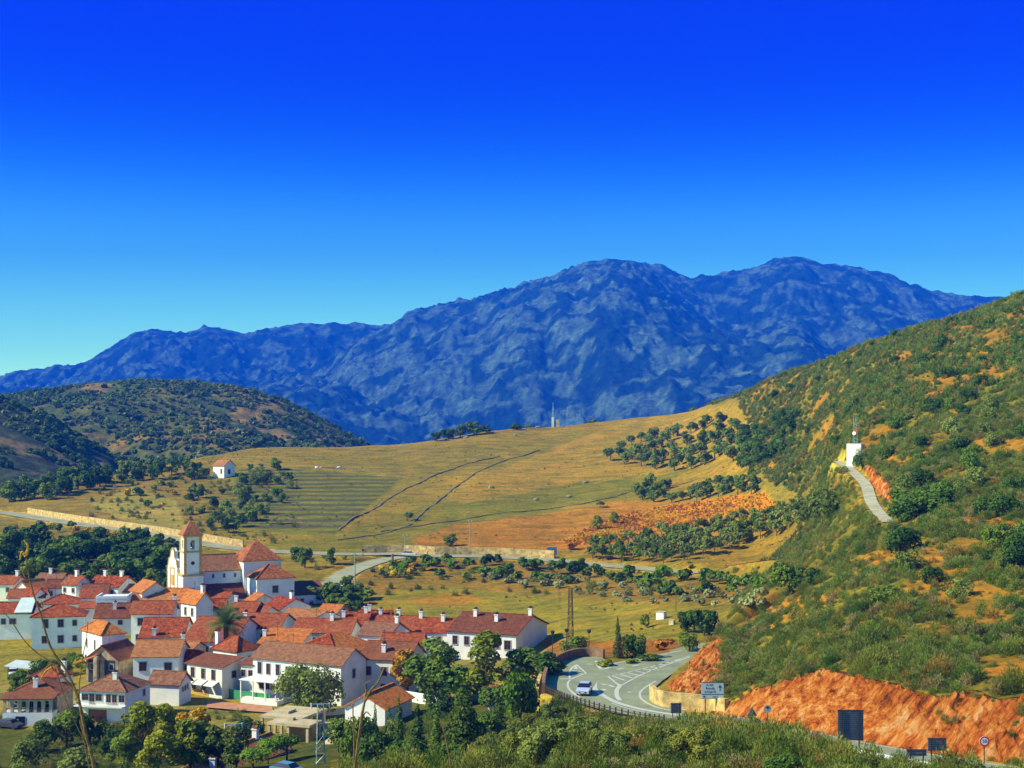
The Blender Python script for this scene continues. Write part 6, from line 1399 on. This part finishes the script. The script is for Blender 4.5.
mb = MB(); A = [gp(*q) for q in ((326,720),(372,718),(378,734),(322,738))]; mb.face([(a.x,a.y,a.z+.08) for a in A]); tag(mb.build('yard', MCn), kind='structure')
# blue box container, sand heap
p = gp(360, 722); rt = empty('container', p, R(-15), 'bright blue site cabin with a dark door beside the white shed', 'cabin'); mb = MB(); mb.box(0,2.6,0,2,0,2.3); mb.build('body', mat('blue_paint', (.06,.30,.55), noise=.15), rt, bevel=.05); mb = MB(); mb.box(1.3,2.3,-.03,-.003,.6,1.9); mb.build('door', mat('navy', (.02,.05,.2)), rt); mb = MB(); mb.box(-.1,2.7,-.1,2.1,2.3,2.42); mb.build('roof', WM['w'], rt)
p = gp(337, 742); bm = bmesh.new(); bmesh.ops.create_cone(bm, segments=18, radius1=2.0, radius2=.1, depth=1.6)
bmesh.ops.subdivide_edges(bm, edges=bm.edges[:], cuts=3, use_grid_fill=True)
for v in bm.verts: v.co += Vector((rnd.uniform(-.08,.08), rnd.uniform(-.08,.08), rnd.uniform(-.05,.05)))
me = bpy.data.meshes.new('sand_heap'); bm.to_mesh(me); bm.free(); me.materials.append(MCc); tag(link('sand_heap', me, None, p+Vector((0,0,.6))), 'pale sand heap beside the lattice pylon', 'sand heap')
# carport with a white car, lower left
p = gp(8, 680); rt = empty('carport', p, R(-8), 'open carport with a mint white sheet roof at the left edge', 'carport'); mb = MB(); slab(mb, [(-.5,-.5,2.6),(4.6,-.5,2.2),(4.2,4,2.7),(-.5,4,3.0)], .1); mb.build('roof', RM['w'], rt)
for a, b in ((0,0),(4,0),(0,3.6),(4,3.6)): mb = MB(); mb.box(a-.06,a+.06,b-.06,b+.06,-1,2.3); mb.build('post', MWd, rt)
def small_car(px, row, rz, col, label):
    p = gp(px, row); rt = empty('parked_car', p, R(rz), label, 'car'); mb = MB(); c = mat('car_paint', col, rough=.3)
    L_ = [(-2,.3),(-2.05,.7),(-1.1,.95),(-.5,1.4),(1.1,1.42),(1.8,1.0),(2.05,.9),(2.05,.3)]
    for i in range(len(L_)-1): a, b = L_[i], L_[i+1]; wa = .8 if a[1] < 1.2 else .62; wb = .8 if b[1] < 1.2 else .62; mb.face([(-wa,a[0],a[1]),(wa,a[0],a[1]),(wb,b[0],b[1]),(-wb,b[0],b[1])], 1 if i in (2,4) else 0)
    for s in (-1,1): mb.face([(s*.8,a,b) for a, b in [L_[0],L_[1],L_[2],(1.8,1.0),L_[6],L_[7]]]); mb.face([(s*.8,-1.1,.95),(s*.62,-.5,1.4),(s*.62,1.1,1.42),(s*.8,1.8,1.0)], 1)
    mb.build('body', [c, MGl], rt)
    for s in (-1,1):
        for y in (-1.3,1.3): mb = MB(); mb.tube([(s*.62,y,.3),(s*.83,y,.3)], .3, 12); mb.build('wheel', MDk, rt)
small_car(13, 676, 20, (.75,.75,.72), 'white car parked under the mint roofed carport')
small_car(288, 775, 60, (.1,.3,.35), 'teal car parked at the bottom edge by the umbrella pines')
small_car(10, 728, 70, (.06,.06,.07), 'dark car parked beside the arcaded villa')
small_car(409, 556, 80, (.7,.7,.68), 'white car parked in front of the long yellow road wall')
# blue board at the end of the yellow wall, cabinets in the field, board by the left road
def board(px, row, dm, w_, h_, z0, m, label, name='notice_board', cat='board'):
    p = gp(px, row, 0, dm); rt = empty(name, p, 0, label, cat); mb = MB(); mb.box(-w_/2,w_/2,-.05,.05,z0,z0+h_); mb.build('panel', m, rt); [ (lambda b: b.build('post', MDk, rt))(mk(u, z0)) for u in (-w_*.35, w_*.35)]
def mk(u, z0): b = MB(); b.box(u-.06,u+.06,.06,.18,-.5,z0+.3); return b
board(552, 557, 330, 2.8, 2.2, .6, mat('board_blue', (.06,.20,.42)), 'blue board at the right end of the long yellow road wall')
board(146.5, 536, 330, 1.6, 1.9, .8, MPan, 'dark sign board beside the upper left road', 'road_sign', 'sign')
board(85, 541, 300, 1.3, 2.2, .2, WM['w'], 'small white post box like cabinet above the hollow', 'cabinet', 'cabinet')
for a, b, w_, lab in ((661.5,619,1.7,'white utility cabinet in the lower field'),(672,624.5,1.0,'small stone marker beside the white cabinet in the lower field')):
    p = gp(a, b); rt = empty('cabinet', p, R(-35), lab, 'cabinet'); mb = MB(); mb.box(-w_/2,w_/2,-w_*.4,w_*.4,-.3,w_*.8); mb.build('body', WM['w'] if w_ > 1.2 else MCc, rt, bevel=.03); mb = MB(); mb.box(-w_/2-.05,w_/2+.05,-w_*.45,w_*.45,w_*.8,w_*.88); mb.build('lid', MCc, rt)
# rusty figure at the corner of the masonry wall
# ------------------------------------------------------------ dead flower stalks close to the camera
MStk = mat('dry_stalk', (.20,.10,.04), noise=.5, nscale=40, rough=.9)
MStt = mat('dry_tip', (.44,.21,.04), noise=.3, nscale=60)
def stalk(pts, D, r0, r1, label, twigs=(), name='dry_stalk'):
    P = smooth([Vector(wp(a, b, D)) for a, b in pts], 5); rt = empty(name, P[0], 0, label, 'dry stalk'); o = Vector(P[0]); n = len(P)
    b0 = Vector(P[0]); ground = Vector((b0.x, b0.y+.1, float(zat(b0.x, b0.y)))) ; Q = [ground-o]+[Vector(p)-o for p in P]
    mb = MB(); mb.tube(Q, [r0*1.15]+[(r0+(r1-r0)*i/(n-1))*rnd.uniform(.85,1.15) for i in range(n)], 7); st = mb.build('stem', MStk, rt)
    for tp, r in twigs:
        T = smooth([Vector(wp(a, b, D)) for a, b in tp], 5); mb = MB(); m_ = len(T); mb.tube([Vector(t)-o for t in T], [r*.6*(1-.6*i/(m_-1))*rnd.uniform(.8,1.2) for i in range(m_)], 6); mb.build('twig', MStt if r > .0085 else MStk, rt)
    return rt
DS = 5.0
stalk([(97,800),(93,762),(86,735),(80,705),(76,692),(66,670),(55,655),(48,640),(41,615),(33,592),(28,570),(26,556)], DS, .0068, .0022, 'tall brown dead flower stalk at the left with a curled orange tip', [
  ([(52,667),(45,672),(40,680)], .009), ([(58,666),(52,664),(46,668),(41,676)], .0055), ([(76,692),(64,678),(56,672),(52,668)], .007), ([(55,668),(58,676),(62,690),(68,706),(76,724),(86,745)], .0045),
  ([(64,672),(48,660),(36,652),(24,640),(12,622),(4,612)], .005), ([(26,556),(22,552),(20,560)], .012), ([(26,556),(28,546),(24,540)], .010), ([(27,566),(23,572),(27,580)], .008), ([(41,615),(43,606),(41,600)], .003), ([(85,735),(80,722),(84,716)], .006)])
stalk([(96,800),(84,740),(80,705),(79,690),(82,662),(86,640),(88,622)], DS+.3, .0028, .0014, 'thinner upright dry stalk beside the tall curled one', [([(80,692),(76,700),(84,712)], .004)])
stalk([(352,810),(355,768),(359,735),(364,705),(371,690),(378,682),(384,668)], DS, .0062, .003, 'pale forked dead stalk at the bottom, right of the lattice pylon', [([(364,705),(366,692),(365,684),(371,681)], .006), ([(362,720),(366,712),(371,716)], .005), ([(359,735),(362,728),(367,724)], .005), ([(371,690),(366,696)], .004)])
stalk([(353,810),(354,768),(354,740),(353,715),(353,704)], DS+.2, .0042, .002, 'straight thin dead stalk left of the pale forked one', [([(354,728),(349,722),(346,725)], .0035), ([(353,708),(349,705),(346,709)], .0035), ([(353,706),(356,700)], .003)])
stalk([(455,820),(451,768),(447,745),(443,728),(439,722)], DS+.5, .004, .002, 'thin leafy sprig in front of the pointed conifer', [([(443,728),(441,720)], .003), ([(447,745),(441,738)], .0035)])
